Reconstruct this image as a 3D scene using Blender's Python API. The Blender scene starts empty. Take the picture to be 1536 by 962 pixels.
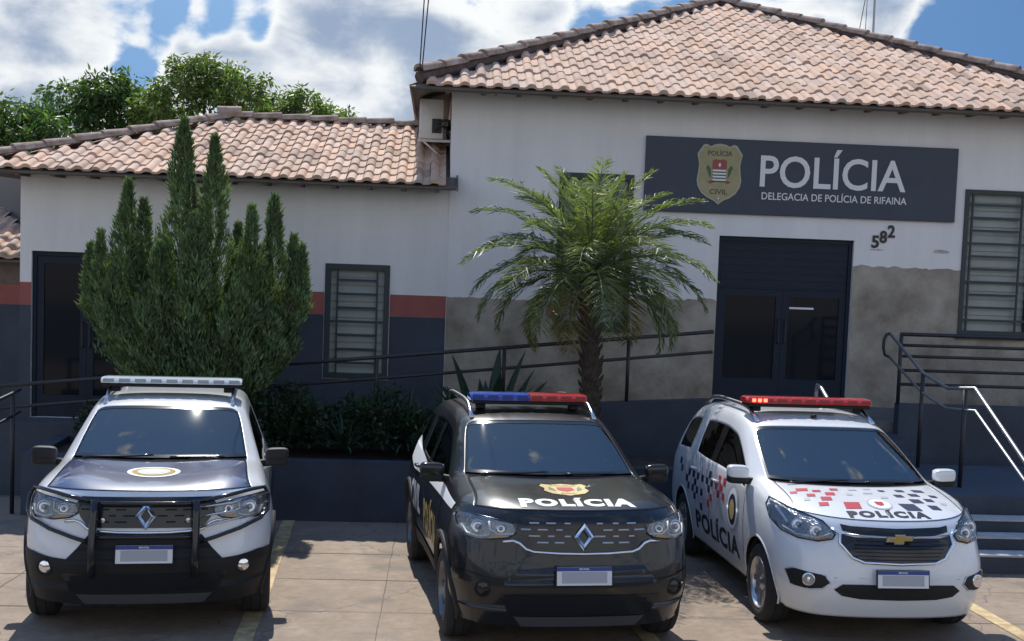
import bpy, bmesh, math, random
import numpy as np
from mathutils import Vector, Matrix
from mathutils.bvhtree import BVHTree
from mathutils.geometry import tessellate_polygon
R = math.radians
C = bpy.context.scene.collection
S = bpy.context.scene
# ---------------------------------------------------------------- camera, sky, sun, exposure
CAM_P, CAM_R, CAM_Y = 0.06741, 0.03674, 0.06777
fwd = Vector((math.sin(CAM_Y)*math.cos(CAM_P), math.cos(CAM_Y)*math.cos(CAM_P), -math.sin(CAM_P)))
rgt = Vector((math.cos(CAM_Y), -math.sin(CAM_Y), 0)); upv = rgt.cross(fwd)
r2 = math.cos(CAM_R)*rgt + math.sin(CAM_R)*upv; u2 = -math.sin(CAM_R)*rgt + math.cos(CAM_R)*upv
cd = bpy.data.cameras.new('camera'); cam = bpy.data.objects.new('camera', cd); C.objects.link(cam)
M = Matrix((r2, u2, -fwd)).transposed().to_4x4(); M.translation = (0, -16.3655, 3.0615)
cam.matrix_world = M
cd.sensor_width = 36; cd.lens = 42.19; cd.clip_end = 3000; S.camera = cam
SUN_EL, SUN_AZ = R(49), R(7.5)          # light travels towards -Y (to the viewer) and a little to +X
sd = bpy.data.lights.new('sun', 'SUN'); sd.energy = 5.0; sd.angle = R(0.53); sd.color = (1, .955, .88)
sun = bpy.data.objects.new('sun', sd); C.objects.link(sun)
ldir = Vector((math.sin(SUN_AZ)*math.cos(SUN_EL), -math.cos(SUN_AZ)*math.cos(SUN_EL), -math.sin(SUN_EL)))
sun.rotation_euler = ldir.to_track_quat('-Z', 'Y').to_euler(); sun.location = (-5, 30, 30)
S.view_settings.view_transform = 'Standard'; S.view_settings.look = 'None'
S.view_settings.exposure = 0.24; S.view_settings.gamma = 1; S.view_settings.use_curve_mapping = False
S.cycles.max_bounces = 8; S.cycles.transparent_max_bounces = 16
S.cycles.sample_clamp_indirect = 6

W = bpy.data.worlds.new('World'); S.world = W; W.use_nodes = True
nt = W.node_tree; nd = nt.nodes; lk = nt.links
for n in list(nd): nd.remove(n)
def N(tree, t, **kw):
    n = tree.nodes.new(t)
    for k, v in kw.items():
        if k == 'inp':
            for a, b in v.items(): n.inputs[a].default_value = b
        else: setattr(n, k, v)
    return n
sky = N(nt, 'ShaderNodeTexSky', sky_type='NISHITA', sun_disc=False)
sky.sun_elevation = SUN_EL; sky.sun_rotation = -SUN_AZ    # sun stands behind the building
sky.air_density = 1.25; sky.dust_density = .6; sky.ozone_density = 1.6
tc = N(nt, 'ShaderNodeTexCoord')
sep = N(nt, 'ShaderNodeSeparateXYZ'); lk.new(tc.outputs['Generated'], sep.inputs[0])
def wmath(op, a, b=None, c=None, clamp=False):
    n = N(nt, 'ShaderNodeMath', operation=op, use_clamp=clamp)
    for i, v in enumerate((a, b, c)):
        if v is None: continue
        if isinstance(v, (int, float)): n.inputs[i].default_value = v
        else: lk.new(v, n.inputs[i])
    return n.outputs[0]
def blob(x, y, r, soft=.7):
    """a soft round region of the sky in the direction of a point seen in the picture (1536 wide)"""
    d = (fwd + r2*((x-768)/1800) - u2*((y-481)/1800)).normalized()
    n = N(nt, 'ShaderNodeVectorMath', operation='DISTANCE'); lk.new(tc.outputs['Generated'], n.inputs[0]); n.inputs[1].default_value = d
    m = N(nt, 'ShaderNodeMapRange', interpolation_type='SMOOTHSTEP')
    lk.new(n.outputs['Value'], m.inputs['Value'])
    m.inputs['From Min'].default_value = r/1800*(1-soft); m.inputs['From Max'].default_value = r/1800
    m.inputs['To Min'].default_value = 1; m.inputs['To Max'].default_value = 0
    return m.outputs[0]
mp = N(nt, 'ShaderNodeMapping'); lk.new(tc.outputs['Generated'], mp.inputs[0]); mp.inputs['Scale'].default_value = (1, 1, 1.6)
mp.inputs['Location'].default_value = (.37, .11, .2)
n1 = N(nt, 'ShaderNodeTexNoise', inp={'Scale': 5.0, 'Detail': 9, 'Roughness': .6}); lk.new(mp.outputs[0], n1.inputs['Vector'])
n2 = N(nt, 'ShaderNodeTexNoise', inp={'Scale': 13.0, 'Detail': 10, 'Roughness': .53, 'Distortion': .3}); lk.new(mp.outputs[0], n2.inputs['Vector'])
dens = wmath('ADD', wmath('ADD', wmath('MULTIPLY', n1.outputs['Fac'], .75), wmath('MULTIPLY', n2.outputs['Fac'], 1.05)), -.40)
for (x, y, r, w) in ((90, 90, 230, .2), (300, 95, 120, .14), (520, 80, 260, .24), (760, 60, 260, .14), (1290, 20, 130, .18), (1180, 10, 90, .1),
                     (400, 40, 190, .12), (960, 20, 70, .06)):
    dens = wmath('ADD', dens, wmath('MULTIPLY', blob(x, y, r), w))
for (x, y, r, w) in ((262, 18, 44, .36), (243, 56, 36, .28), (206, 102, 46, .34), (330, 28, 46, .34), (385, 48, 36, .26), (292, 52, 30, .2), (1480, 40, 150, .42), (395, 12, 40, .2), (880, 22, 60, .16), (1560, 100, 260, .32)):
    dens = wmath('SUBTRACT', dens, wmath('MULTIPLY', blob(x, y, r, .85), w))
front = N(nt, 'ShaderNodeMapRange', interpolation_type='SMOOTHSTEP'); lk.new(sep.outputs['Y'], front.inputs['Value'])      # unseen clouds added behind the viewer for a neutral fill light
front.inputs['From Min'].default_value = .15; front.inputs['From Max'].default_value = -.3
high = N(nt, 'ShaderNodeMapRange', interpolation_type='SMOOTHSTEP'); lk.new(sep.outputs['Z'], high.inputs['Value']); high.inputs['From Min'].default_value = .3; high.inputs['From Max'].default_value = .5
dens = wmath('SUBTRACT', dens, wmath('ADD', wmath('MULTIPLY', front.outputs[0], -.13), wmath('MULTIPLY', high.outputs[0], .22)))
mask = N(nt, 'ShaderNodeMapRange', interpolation_type='SMOOTHSTEP'); lk.new(dens, mask.inputs['Value'])
mask.inputs['From Min'].default_value = .42; mask.inputs['From Max'].default_value = .60
thick = N(nt, 'ShaderNodeMapRange', interpolation_type='SMOOTHSTEP')
n3 = N(nt, 'ShaderNodeTexNoise', inp={'Scale': 8.0, 'Detail': 8, 'Roughness': .52}); lk.new(mp.outputs[0], n3.inputs['Vector'])
lk.new(wmath('ADD', dens, wmath('MULTIPLY', wmath('SUBTRACT', n3.outputs['Fac'], .5), .95)), thick.inputs['Value'])
thick.inputs['From Min'].default_value = .53; thick.inputs['From Max'].default_value = .98
cc = N(nt, 'ShaderNodeMix', data_type='RGBA'); lk.new(wmath('MULTIPLY', thick.outputs[0], wmath('SUBTRACT', 1.0, front.outputs[0])), cc.inputs['Factor'])   # clouds facing the sun are white
cc.inputs['A'].default_value = (6.3, 6.45, 6.5, 1); cc.inputs['B'].default_value = (2.1, 2.7, 3.75, 1)
mx = N(nt, 'ShaderNodeMix', data_type='RGBA'); lk.new(mask.outputs[0], mx.inputs['Factor'])
lift = N(nt, 'ShaderNodeVectorMath', operation='ADD'); lk.new(tc.outputs['Generated'], lift.inputs[0]); lift.inputs[1].default_value = (0, 0, .5)
nrm = N(nt, 'ShaderNodeVectorMath', operation='NORMALIZE'); lk.new(lift.outputs[0], nrm.inputs[0]); lk.new(nrm.outputs[0], sky.inputs['Vector'])
hue = N(nt, 'ShaderNodeMix', data_type='RGBA', blend_type='MULTIPLY'); hue.inputs['Factor'].default_value = 1; 
hm = N(nt, 'ShaderNodeMix', data_type='RGBA'); hm.inputs['A'].default_value = (.27, .43, .57, 1); hm.inputs['B'].default_value = (.75, 1.12, 1.5, 1); lk.new(hm.outputs['Result'], hue.inputs['B'])
hf = N(nt, 'ShaderNodeMapRange', interpolation_type='SMOOTHSTEP'); lk.new(sep.outputs['Y'], hf.inputs['Value']); hf.inputs['From Min'].default_value = .9; hf.inputs['From Max'].default_value = .1; lk.new(hf.outputs[0], hm.inputs['Factor'])
lk.new(sky.outputs[0], hue.inputs['A']); lk.new(hue.outputs['Result'], mx.inputs['A']); lk.new(cc.outputs['Result'], mx.inputs['B'])
bg = N(nt, 'ShaderNodeBackground', inp={'Strength': .13}); lk.new(mx.outputs['Result'], bg.inputs['Color'])
lk.new(bg.outputs[0], N(nt, 'ShaderNodeOutputWorld').inputs['Surface'])

# ---------------------------------------------------------------- helpers
def mat(name, col, rough=.6, metal=0, coat=0, spec=.5, var=0, vscale=8, bump=0, bscale=60, attr=None, emit=None, col2=None, trans=0, crough=.03, detail=5, stretch=None):
    m = bpy.data.materials.new(name); m.use_nodes = True; t = m.node_tree
    b = t.nodes['Principled BSDF']
    b.inputs['Base Color'].default_value = (*col, 1); b.inputs['Roughness'].default_value = rough
    b.inputs['Metallic'].default_value = metal; b.inputs['Coat Weight'].default_value = coat; b.inputs['Coat Roughness'].default_value = crough
    b.inputs['Specular IOR Level'].default_value = spec
    if trans: b.inputs['Transmission Weight'].default_value = trans
    if emit: b.inputs['Emission Color'].default_value = (*emit[0], 1); b.inputs['Emission Strength'].default_value = emit[1]
    src = None
    if var or bump:
        g = t.nodes.new('ShaderNodeTexCoord'); vec = g.outputs['Object']
        if stretch:
            q = t.nodes.new('ShaderNodeMapping'); t.links.new(vec, q.inputs[0]); q.inputs['Scale'].default_value = stretch; vec = q.outputs[0]
    if var:
        n = N(t, 'ShaderNodeTexNoise', inp={'Scale': vscale, 'Detail': detail, 'Roughness': .6}); t.links.new(vec, n.inputs['Vector'])
        r = N(t, 'ShaderNodeMapRange'); t.links.new(n.outputs['Fac'], r.inputs[0]); r.inputs['From Min'].default_value = .3; r.inputs['From Max'].default_value = .7
        x = N(t, 'ShaderNodeMix', data_type='RGBA'); t.links.new(r.outputs[0], x.inputs['Factor'])
        c2 = col2 or [min(1, c*(1+var)) for c in col]
        x.inputs['A'].default_value = (*[c*(1-var) for c in col], 1); x.inputs['B'].default_value = (*c2, 1)
        t.links.new(x.outputs['Result'], b.inputs['Base Color']); src = x.outputs['Result']
    if attr:
        a = N(t, 'ShaderNodeAttribute', attribute_name=attr)
        x = N(t, 'ShaderNodeMix', data_type='RGBA', blend_type='MULTIPLY'); x.inputs['Factor'].default_value = 1
        if src: t.links.new(src, x.inputs['A'])
        else: x.inputs['A'].default_value = (*col, 1)
        t.links.new(a.outputs['Color'], x.inputs['B']); t.links.new(x.outputs['Result'], b.inputs['Base Color'])
    if bump:
        n = N(t, 'ShaderNodeTexNoise', inp={'Scale': bscale, 'Detail': 6, 'Roughness': .65}); t.links.new(vec, n.inputs['Vector'])
        q = N(t, 'ShaderNodeBump', inp={'Strength': bump, 'Distance': .02}); t.links.new(n.outputs['Fac'], q.inputs['Height']); t.links.new(q.outputs[0], b.inputs['Normal'])
    return m
def link(name, me, m=None, parent=None, smooth=False):
    o = bpy.data.objects.new(name, me); C.objects.link(o)
    if m is not None and not me.materials:
        for q in (m if isinstance(m, (list, tuple)) else [m]): me.materials.append(q)
    if parent: o.parent = parent
    if smooth: me.polygons.foreach_set('use_smooth', [True]*len(me.polygons))
    return o
def tag(o, label=None, cat=None, group=None, kind=None):
    for k, v in (('label', label), ('category', cat), ('group', group), ('kind', kind)):
        if v: o[k] = v
    return o
def thing(name, label, cat, loc=(0, 0, 0), rz=0, group=None):
    o = bpy.data.objects.new(name, None); C.objects.link(o); o.location = loc; o.rotation_euler = (0, 0, rz); o.empty_display_size = .2
    return tag(o, label, cat, group)
class MB:
    """collects shapes into one mesh"""
    def __init__(s): s.v = []; s.f = []; s.c = None
    def add(s, vs, fs):
        k = len(s.v); s.v += [tuple(v) for v in vs]; s.f += [tuple(i+k for i in f) for f in fs]; return s
    def box(s, x0, x1, y0, y1, z0, z1, mtx=None):
        vs = [Vector((x, y, z)) for x in (x0, x1) for y in (y0, y1) for z in (z0, z1)]
        if mtx: vs = [mtx @ v for v in vs]
        return s.add(vs, [(0, 1, 3, 2), (4, 6, 7, 5), (0, 4, 5, 1), (2, 3, 7, 6), (0, 2, 6, 4), (1, 5, 7, 3)])
    def rbox(s, x0, x1, y0, y1, z0, z1, r=.02, seg=3, mtx=None):
        bm = bmesh.new(); bmesh.ops.create_cube(bm, size=1)
        for v in bm.verts: v.co = Vector(((x0+x1)/2+v.co.x*(x1-x0), (y0+y1)/2+v.co.y*(y1-y0), (z0+z1)/2+v.co.z*(z1-z0)))
        bmesh.ops.bevel(bm, geom=bm.edges[:], offset=r, segments=seg, affect='EDGES', profile=.5)
        bm.verts.index_update()
        vs = [(mtx @ v.co if mtx else v.co.copy()) for v in bm.verts]; fs = [[v.index for v in f.verts] for f in bm.faces]; bm.free()
        return s.add(vs, fs)
    def tube(s, pts, r, seg=8, cap=True):
        pts = [Vector(p) for p in pts]; n = len(pts); rs = r if isinstance(r, (list, tuple)) else [r]*n
        up = None; vs = []; fs = []
        for i, p in enumerate(pts):
            t = ((pts[min(i+1, n-1)]-p).normalized() + (p-pts[max(i-1, 0)]).normalized())
            if t.length < 1e-6: t = Vector((0, 0, 1))
            t.normalize()
            a = t.orthogonal().normalized() if up is None else (up - t*up.dot(t)).normalized()
            up = a; b = t.cross(a)
            for k in range(seg):
                g = 2*math.pi*k/seg; vs.append(p + (a*math.cos(g)+b*math.sin(g))*rs[i])
        for i in range(n-1):
            for k in range(seg): fs.append((i*seg+k, i*seg+(k+1) % seg, (i+1)*seg+(k+1) % seg, (i+1)*seg+k))
        if cap: fs += [tuple(range(seg))[::-1], tuple((n-1)*seg+k for k in range(seg))]
        return s.add(vs, fs)
    def lathe(s, prof, mtx, seg=32):
        """profile (radius, height) turned about local Z"""
        vs = []; fs = []; n = len(prof)
        for (r, h) in prof:
            for k in range(seg):
                g = 2*math.pi*k/seg; vs.append(mtx @ Vector((r*math.cos(g), r*math.sin(g), h)))
        for i in range(n-1):
            for k in range(seg): fs.append((i*seg+k, i*seg+(k+1) % seg, (i+1)*seg+(k+1) % seg, (i+1)*seg+k))
        return s.add(vs, fs)
    def prism(s, poly, d, mtx):
        """flat outline (x,y) given depth d along local Z"""
        n = len(poly); vs = [mtx @ Vector((x, y, z)) for z in (0, d) for x, y in poly]
        tris = tessellate_polygon([[Vector((x, y, 0)) for x, y in poly]])
        fs = [tuple(t)[::-1] for t in tris] + [tuple(i+n for i in t) for t in tris] + [(i, (i+1) % n, n+(i+1) % n, n+i) for i in range(n)]
        return s.add(vs, fs)
    def mesh(s, name='m'):
        me = bpy.data.meshes.new(name); me.from_pydata([tuple(v) for v in s.v], [], s.f); 
        bm = bmesh.new(); bm.from_mesh(me); bmesh.ops.recalc_face_normals(bm, faces=bm.faces); bm.to_mesh(me); bm.free(); me.update(); return me
    def build(s, name, m, parent=None, smooth=False, auto=None):
        o = link(name, s.mesh(name), m, parent, smooth)
        if auto: 
            o.data.polygons.foreach_set('use_smooth', [True]*len(o.data.polygons)); o.data.set_sharp_from_angle(angle=R(auto))
        return o
def np_mesh(name, V, F, m, parent=None, smooth=False, fcol=None, attr='tone'):
    """V (n,3), F (k,4 or 3) arrays"""
    V = np.asarray(V, 'f'); F = np.asarray(F, 'i'); k = F.shape[1]
    me = bpy.data.meshes.new(name); me.vertices.add(len(V)); me.vertices.foreach_set('co', V.ravel())
    me.loops.add(F.size); me.loops.foreach_set('vertex_index', F.ravel()); me.polygons.add(len(F))
    me.polygons.foreach_set('loop_start', np.arange(0, F.size, k, dtype='i')); me.update(calc_edges=True)
    if smooth: me.polygons.foreach_set('use_smooth', np.ones(len(F), bool))
    if fcol is not None:
        a = me.attributes.new(attr, 'FLOAT_COLOR', 'FACE'); c = np.ones((len(F), 4), 'f'); c[:, :3] = fcol; a.data.foreach_set('color', c.ravel())
    me.validate(); return link(name, me, m, parent)
def text_mesh(txt, size, bold=0, align='CENTER', space=1.0, sx=1.0):
    cu = bpy.data.curves.new('t', 'FONT'); cu.body = txt; cu.size = size; cu.align_x = align; cu.align_y = 'CENTER'; cu.offset = bold; cu.space_character = space
    cu.resolution_u = 4
    o = bpy.data.objects.new('t', cu); C.objects.link(o); dg = bpy.context.evaluated_depsgraph_get(); dg.update()
    me = bpy.data.meshes.new_from_object(o.evaluated_get(dg)); bpy.data.objects.remove(o)
    for v in me.vertices: v.co.x *= sx
    for p in me.polygons: p.use_smooth = False
    return me
def fit_text(me, w, h):
    """scales a text mesh to a width and height about its own centre"""
    co = np.array([v.co for v in me.vertices]); lo, hi = co.min(0), co.max(0); c = (lo+hi)/2
    for v in me.vertices: v.co = Vector(((v.co.x-c[0])*w/(hi[0]-lo[0]), (v.co.y-c[1])*h/(hi[1]-lo[1]), 0))
    return me
def solid(me, d):
    """flat mesh -> slab of thickness d"""
    bm = bmesh.new(); bm.from_mesh(me); r = bmesh.ops.extrude_face_region(bm, geom=bm.faces[:])
    bmesh.ops.translate(bm, verts=[g for g in r['geom'] if isinstance(g, bmesh.types.BMVert)], vec=(0, 0, d))
    bmesh.ops.recalc_face_normals(bm, faces=bm.faces); bm.to_mesh(me); bm.free(); return me
GZ = lambda y: -.05*(min(max(y, -14), -1)+7)
rng = np.random.default_rng(7); random.seed(7)
# ---------------------------------------------------------------- ground and painted lines
def ground_mat():
    m = mat('concrete', (.36, .29, .235), rough=.85); t = m.node_tree; b = t.nodes['Principled BSDF']; L = t.links.new
    g = t.nodes.new('ShaderNodeTexCoord').outputs['Object']
    def noise(s, d=6, r=.62): 
        n = N(t, 'ShaderNodeTexNoise', inp={'Scale': s, 'Detail': d, 'Roughness': r}); L(g, n.inputs['Vector']); return n.outputs['Fac']
    def ramp(x, a, bb): 
        r = N(t, 'ShaderNodeMapRange'); L(x, r.inputs[0]); r.inputs[1].default_value = a; r.inputs[2].default_value = bb; return r.outputs[0]
    def mix(f, a, c, blend='MIX'):
        x = N(t, 'ShaderNodeMix', data_type='RGBA', blend_type=blend)
        for s, v in (('Factor', f), ('A', a), ('B', c)):
            if isinstance(v, (tuple, float)): x.inputs[s].default_value = v
            else: L(v, x.inputs[s])
        return x.outputs['Result']
    c = mix(ramp(noise(.7), .3, .7), (.285, .21, .147, 1), (.205, .155, .114, 1))
    c = mix(ramp(noise(3.5), .46, .66), c, (.32, .25, .187, 1))
    c = mix(ramp(noise(5.5, 9, .7), .56, .72), c, (.17, .13, .10, 1))
    c = mix(ramp(noise(14, 4), .35, .8), c, (.16, .128, .10, 1))
    w = N(t, 'ShaderNodeTexNoise', inp={'Scale': 1.3, 'Detail': 5}); L(g, w.inputs['Vector'])       # oil and tyre stains
    c = mix(ramp(w.outputs['Fac'], .58, .72), c, (.14, .113, .09, 1))
    # cracks: voronoi edges bent by noise
    a = N(t, 'ShaderNodeVectorMath', operation='ADD'); L(g, a.inputs[0])
    nn = N(t, 'ShaderNodeTexNoise', inp={'Scale': 2.2, 'Detail': 5}); L(g, nn.inputs['Vector'])
    sc = N(t, 'ShaderNodeVectorMath', operation='SCALE', inp={'Scale': .6}); L(nn.outputs['Color'], sc.inputs[0]); L(sc.outputs[0], a.inputs[1])
    v = N(t, 'ShaderNodeTexVoronoi', feature='DISTANCE_TO_EDGE', inp={'Scale': .42}); L(a.outputs[0], v.inputs['Vector'])
    c = mix(ramp(v.outputs['Distance'], .0, .006), (.12, .1, .09, 1), c)
    L(c, b.inputs['Base Color'])
    bp = N(t, 'ShaderNodeBump', inp={'Strength': .5, 'Distance': .015}); L(noise(40, 8, .7), bp.inputs['Height']); L(bp.outputs[0], b.inputs['Normal'])
    return m
M_ground = ground_mat()
def strip_sheet(name, x0, x1, ys, dz, m):
    mb = MB()
    for i in range(len(ys)-1):
        mb.add([(x0, ys[i], GZ(ys[i])+dz), (x1, ys[i], GZ(ys[i])+dz), (x1, ys[i+1], GZ(ys[i+1])+dz), (x0, ys[i+1], GZ(ys[i+1])+dz)], [(0, 1, 2, 3)])
    return tag(mb.build(name, m), kind='structure')
strip_sheet('ground', -400, 400, [-400, -14, -1, 600], 0, M_ground)
strip_sheet('unseen_road', -400, 400, [-26, -14, -9.3], .006, mat('added_asphalt', (.05, .049, .048), rough=.9, var=.25, vscale=4, bump=.4, bscale=60))  # dark strip added out of view to dim door reflections and ground bounce
# joints between the poured concrete slabs
M_joint = mat('joint', (.12, .095, .08), rough=.95, var=.3, vscale=6)
mb = MB()
def jline(x0, y0, x1, y1, w):
    n = 24; L_ = []; d = Vector((x1-x0, y1-y0, 0)); L = d.length; d.normalize(); q = Vector((-d.y, d.x, 0))
    vs = []; 
    for i in range(n+1):
        p = Vector((x0, y0, 0))+d*(L*i/n); ww = w*(.4+random.random()); off = q*random.uniform(-.006, .006)
        for s in (-1, 1):
            e = p+off+q*ww*s; vs.append((e.x, e.y, GZ(e.y)+.003))
    mb.add(vs, [(2*i, 2*i+2, 2*i+3, 2*i+1) for i in range(n)])
for y in (-4.55, -5.65, -6.75, -7.85): jline(-9, y+.12, 9, y-.05, .006)
for x in (-3.6, -.35, 2.9, 6.3): jline(x, -9, x+.05, -2.85, .004)
tag(mb.build('slab_joints', M_joint), kind='structure')
M_yellow = mat('road_yellow', (.44, .30, .12), rough=.85, var=.4, vscale=9, col2=(.58, .45, .26))
for (xa, ya, xb, yb) in ((-1.53, -2.82, -1.24, -9), (1.55, -3.3, 1.85, -9), (4.86, -4.9, 4.89, -9.5)):
    vs = []; n = 14
    for i in range(n+1):
        f = i/n; x = xa+(xb-xa)*f; y = ya+(yb-ya)*f
        for s in (-.07, .07): vs.append((x+s+random.uniform(-.006, .006), y, GZ(y)+.005))
    tag(MB().add(vs, [(2*i, 2*i+1, 2*i+3, 2*i+2) for i in range(n)]).build('parking_line', M_yellow), kind='structure')

# ---------------------------------------------------------------- materials of the building
M_white = mat('white_paint', (.70, .70, .695), rough=.85, var=.055, vscale=1.6, bump=.25, bscale=30, stretch=(2.2, 1, .3), detail=8)
M_navy = mat('navy_paint', (.036, .05, .072), rough=.7, var=.25, vscale=1.5, bump=.3, bscale=25)
M_red = mat('red_paint', (.30, .095, .08), rough=.8, var=.15, vscale=2.5, bump=.2, bscale=30)
M_plaster = mat('bare_plaster', (.25, .21, .16), rough=.95, var=.35, vscale=1.7, col2=(.42, .385, .325), bump=.7, bscale=18, detail=9)
M_stain = mat('stain', (.40, .375, .34), rough=.9, var=.2, vscale=20)
M_tile = mat('terracotta', (.545, .385, .29), rough=.9, spec=.22, var=.10, vscale=5, bump=.25, bscale=40, attr='tone')
M_cap = mat('cap_tile', (.28, .185, .14), rough=.95, spec=.12, var=.4, vscale=5, col2=(.5, .4, .33), bump=.4, bscale=30)
M_wood = mat('eave_wood', (.12, .105, .09), rough=.8, var=.3, vscale=3, stretch=(1, 8, 8))
M_frame = mat('window_metal', (.02, .035, .038), rough=.5)
M_frost = mat('frosted_glass', (.255, .29, .27), rough=.5, var=.14, vscale=2.5, spec=.6)
M_door = mat('door_paint', (.009, .017, .032), rough=.6, var=.12, vscale=2, spec=.3)
M_dglass = mat('dark_glass', (.010, .013, .018), rough=.08, spec=.25)
M_iron = mat('black_iron', (.018, .02, .023), rough=.5, var=.2, vscale=20)
M_galv = mat('galvanized', (.30, .31, .32), rough=.4, metal=.6)
def holes_wall(mb, x0, x1, z0, z1, y, holes, depth):
    xs = sorted({x0, x1, *[h[0] for h in holes], *[h[1] for h in holes]}); zs = sorted({z0, z1, *[h[2] for h in holes], *[h[3] for h in holes]})
    for i in range(len(xs)-1):
        for j in range(len(zs)-1):
            a, b, c, d = xs[i], xs[i+1], zs[j], zs[j+1]
            if any(h[0] <= a and b <= h[1] and h[2] <= c and d <= h[3] for h in holes): continue
            mb.add([(a, y, c), (b, y, c), (b, y, d), (a, y, d)], [(0, 1, 2, 3)])
    for (a, b, c, d) in holes:
        Y = y+depth
        mb.add([(a, y, c), (b, y, c), (b, y, d), (a, y, d), (a, Y, c), (b, Y, c), (b, Y, d), (a, Y, d)],
               [(0, 1, 5, 4), (1, 2, 6, 5), (2, 3, 7, 6), (3, 0, 4, 7)])
FY = -.015      # face of the main block; the wing sits 15 mm behind it
station = thing('police_station', 'white painted police station with terracotta tile roofs and a lower left wing', 'building', (2, 4, 0))
PB = Matrix.Translation((-2, -4, 0))
def bpart(mb, name, m, parent=None, **k):
    for i, v in enumerate(mb.v): mb.v[i] = (v[0]-2, v[1]-4, v[2])
    return mb.build(name, m, parent or station, **k)
DOOR = (3.93, 5.83, .9, 3.22); WIN_P = (1.72, 2.68, 1.93, 3.97); WIN_R = (7.40, 8.36, 1.99, 3.96)
WIN_S = (-1.41, -.60, 1.12, 2.62); GD = (-5.32, -3.9, .45, 2.68)
mb = MB(); holes_wall(mb, .2, 9.46, -.4, 5.16, FY, [DOOR, WIN_P, WIN_R], .16)
mb.add([(.2, FY, -.4), (.2, 9.3, -.4), (.2, 9.3, 5.16), (.2, FY, 5.16)], [(0, 1, 2, 3)])
mb.add([(9.46, FY, -.4), (9.46, 9.3, -.4), (9.46, 9.3, 5.16), (9.46, FY, 5.16)], [(0, 1, 2, 3)])
mb.add([(.2, 9.3, -.4), (9.46, 9.3, -.4), (9.46, 9.3, 5.16), (.2, 9.3, 5.16)], [(0, 1, 2, 3)])
bpart(mb, 'main_wall', M_white)
mb = MB(); holes_wall(mb, -5.47, .2, -.4, 3.84, 0, [WIN_S, GD], .16)
mb.add([(-5.47, 0, -.4), (-5.47, 5.5, -.4), (-5.47, 5.5, 3.84), (-5.47, 0, 3.84)], [(0, 1, 2, 3)])
mb.add([(.2, 5.5, -.4), (-5.47, 5.5, -.4), (-5.47, 5.5, 3.84), (.2, 5.5, 3.84)], [(0, 1, 2, 3)])
bpart(mb, 'wing_wall', M_white)
# red band and navy dado on the wing, bare plaster on the main block
def panels(name, m, rects, y, t=.004):
    for (a, b, c, d) in rects: bpart(MB().box(a, b, y-t, y+.001, c, d), name, m)
panels('red_band', M_red, [(-5.47, GD[0]-.002, 1.96, 2.26), (GD[1]+.002, WIN_S[0]-.04, 1.96, 2.26), (WIN_S[1]+.04, .198, 1.96, 2.255)], -.001)
panels('navy_dado', M_navy, [(-5.47, GD[0]-.002, -.3, 1.958), (GD[1]+.002, WIN_S[0]-.04, -.3, 1.958), (WIN_S[1]+.04, .198, -.3, 1.958), (WIN_S[0]-.038, WIN_S[1]+.038, -.3, 1.08), (GD[0], GD[1], -.3, GD[2])], -.001)
panels('old_red_patch', M_red, [(1.58, 1.70, 2.03, 2.22)], FY-.006)
def ragged(x0, x1, z0, z1, amp, n=40):
    top = []; h = 0
    for i in range(n+1):
        h = .7*h+random.uniform(-amp, amp)*.6
        top.append((x1+(x0-x1)*i/n, z1+h))
    return [(x0, z0), (x1, z0)] + top
FM = lambda y: Matrix(((1, 0, 0, 0), (0, 0, 1, y), (0, 1, 0, 0), (0, 0, 0, 1)))
bpart(MB().prism(ragged(.205, 1.70, .3, 2.25, .012), .005, FM(FY-.005)), 'plaster_patch', M_plaster)
bpart(MB().prism(ragged(1.70, 2.70, .3, 1.90, .004), .005, FM(FY-.005)), 'plaster_patch', M_plaster)
bpart(MB().prism(ragged(2.70, 3.93, .3, 2.32, .03), .005, FM(FY-.005)), 'plaster_patch', M_plaster)
bpart(MB().prism(ragged(5.83, 7.37, .3, 2.87, .02), .005, FM(FY-.005)), 'plaster_patch', M_plaster)
bpart(MB().prism(ragged(7.37, 8.40, .3, 1.93, .004), .005, FM(FY-.005)), 'plaster_patch', M_plaster)
bpart(MB().prism(ragged(8.40, 9.45, .3, 2.87, .02), .005, FM(FY-.005)), 'plaster_patch', M_plaster)
mb = MB()
def stain(x, z, w, h):
    return [(x+w*(.5+.12*random.uniform(-1, 1))*math.cos(a)*abs(math.cos(a))**.3, z+h*.5*math.sin(a)*(1.0 if math.sin(a) > 0 else .35)*random.uniform(.7, 1)) for a in [i*2*math.pi/22 for i in range(22)]]
bpart(MB().prism(stain(7.07, 3.10, .24, .1), .003, FM(FY-.0035)), 'wall_stain', M_stain); bpart(MB().prism(stain(6.16, 3.1, .2, .035), .003, FM(FY-.0035)), 'wall_stain', M_stain); bpart(MB().prism(stain(.78, 4.99, .04, .05), .003, FM(FY-.0035)), 'wall_stain', M_stain)
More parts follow.
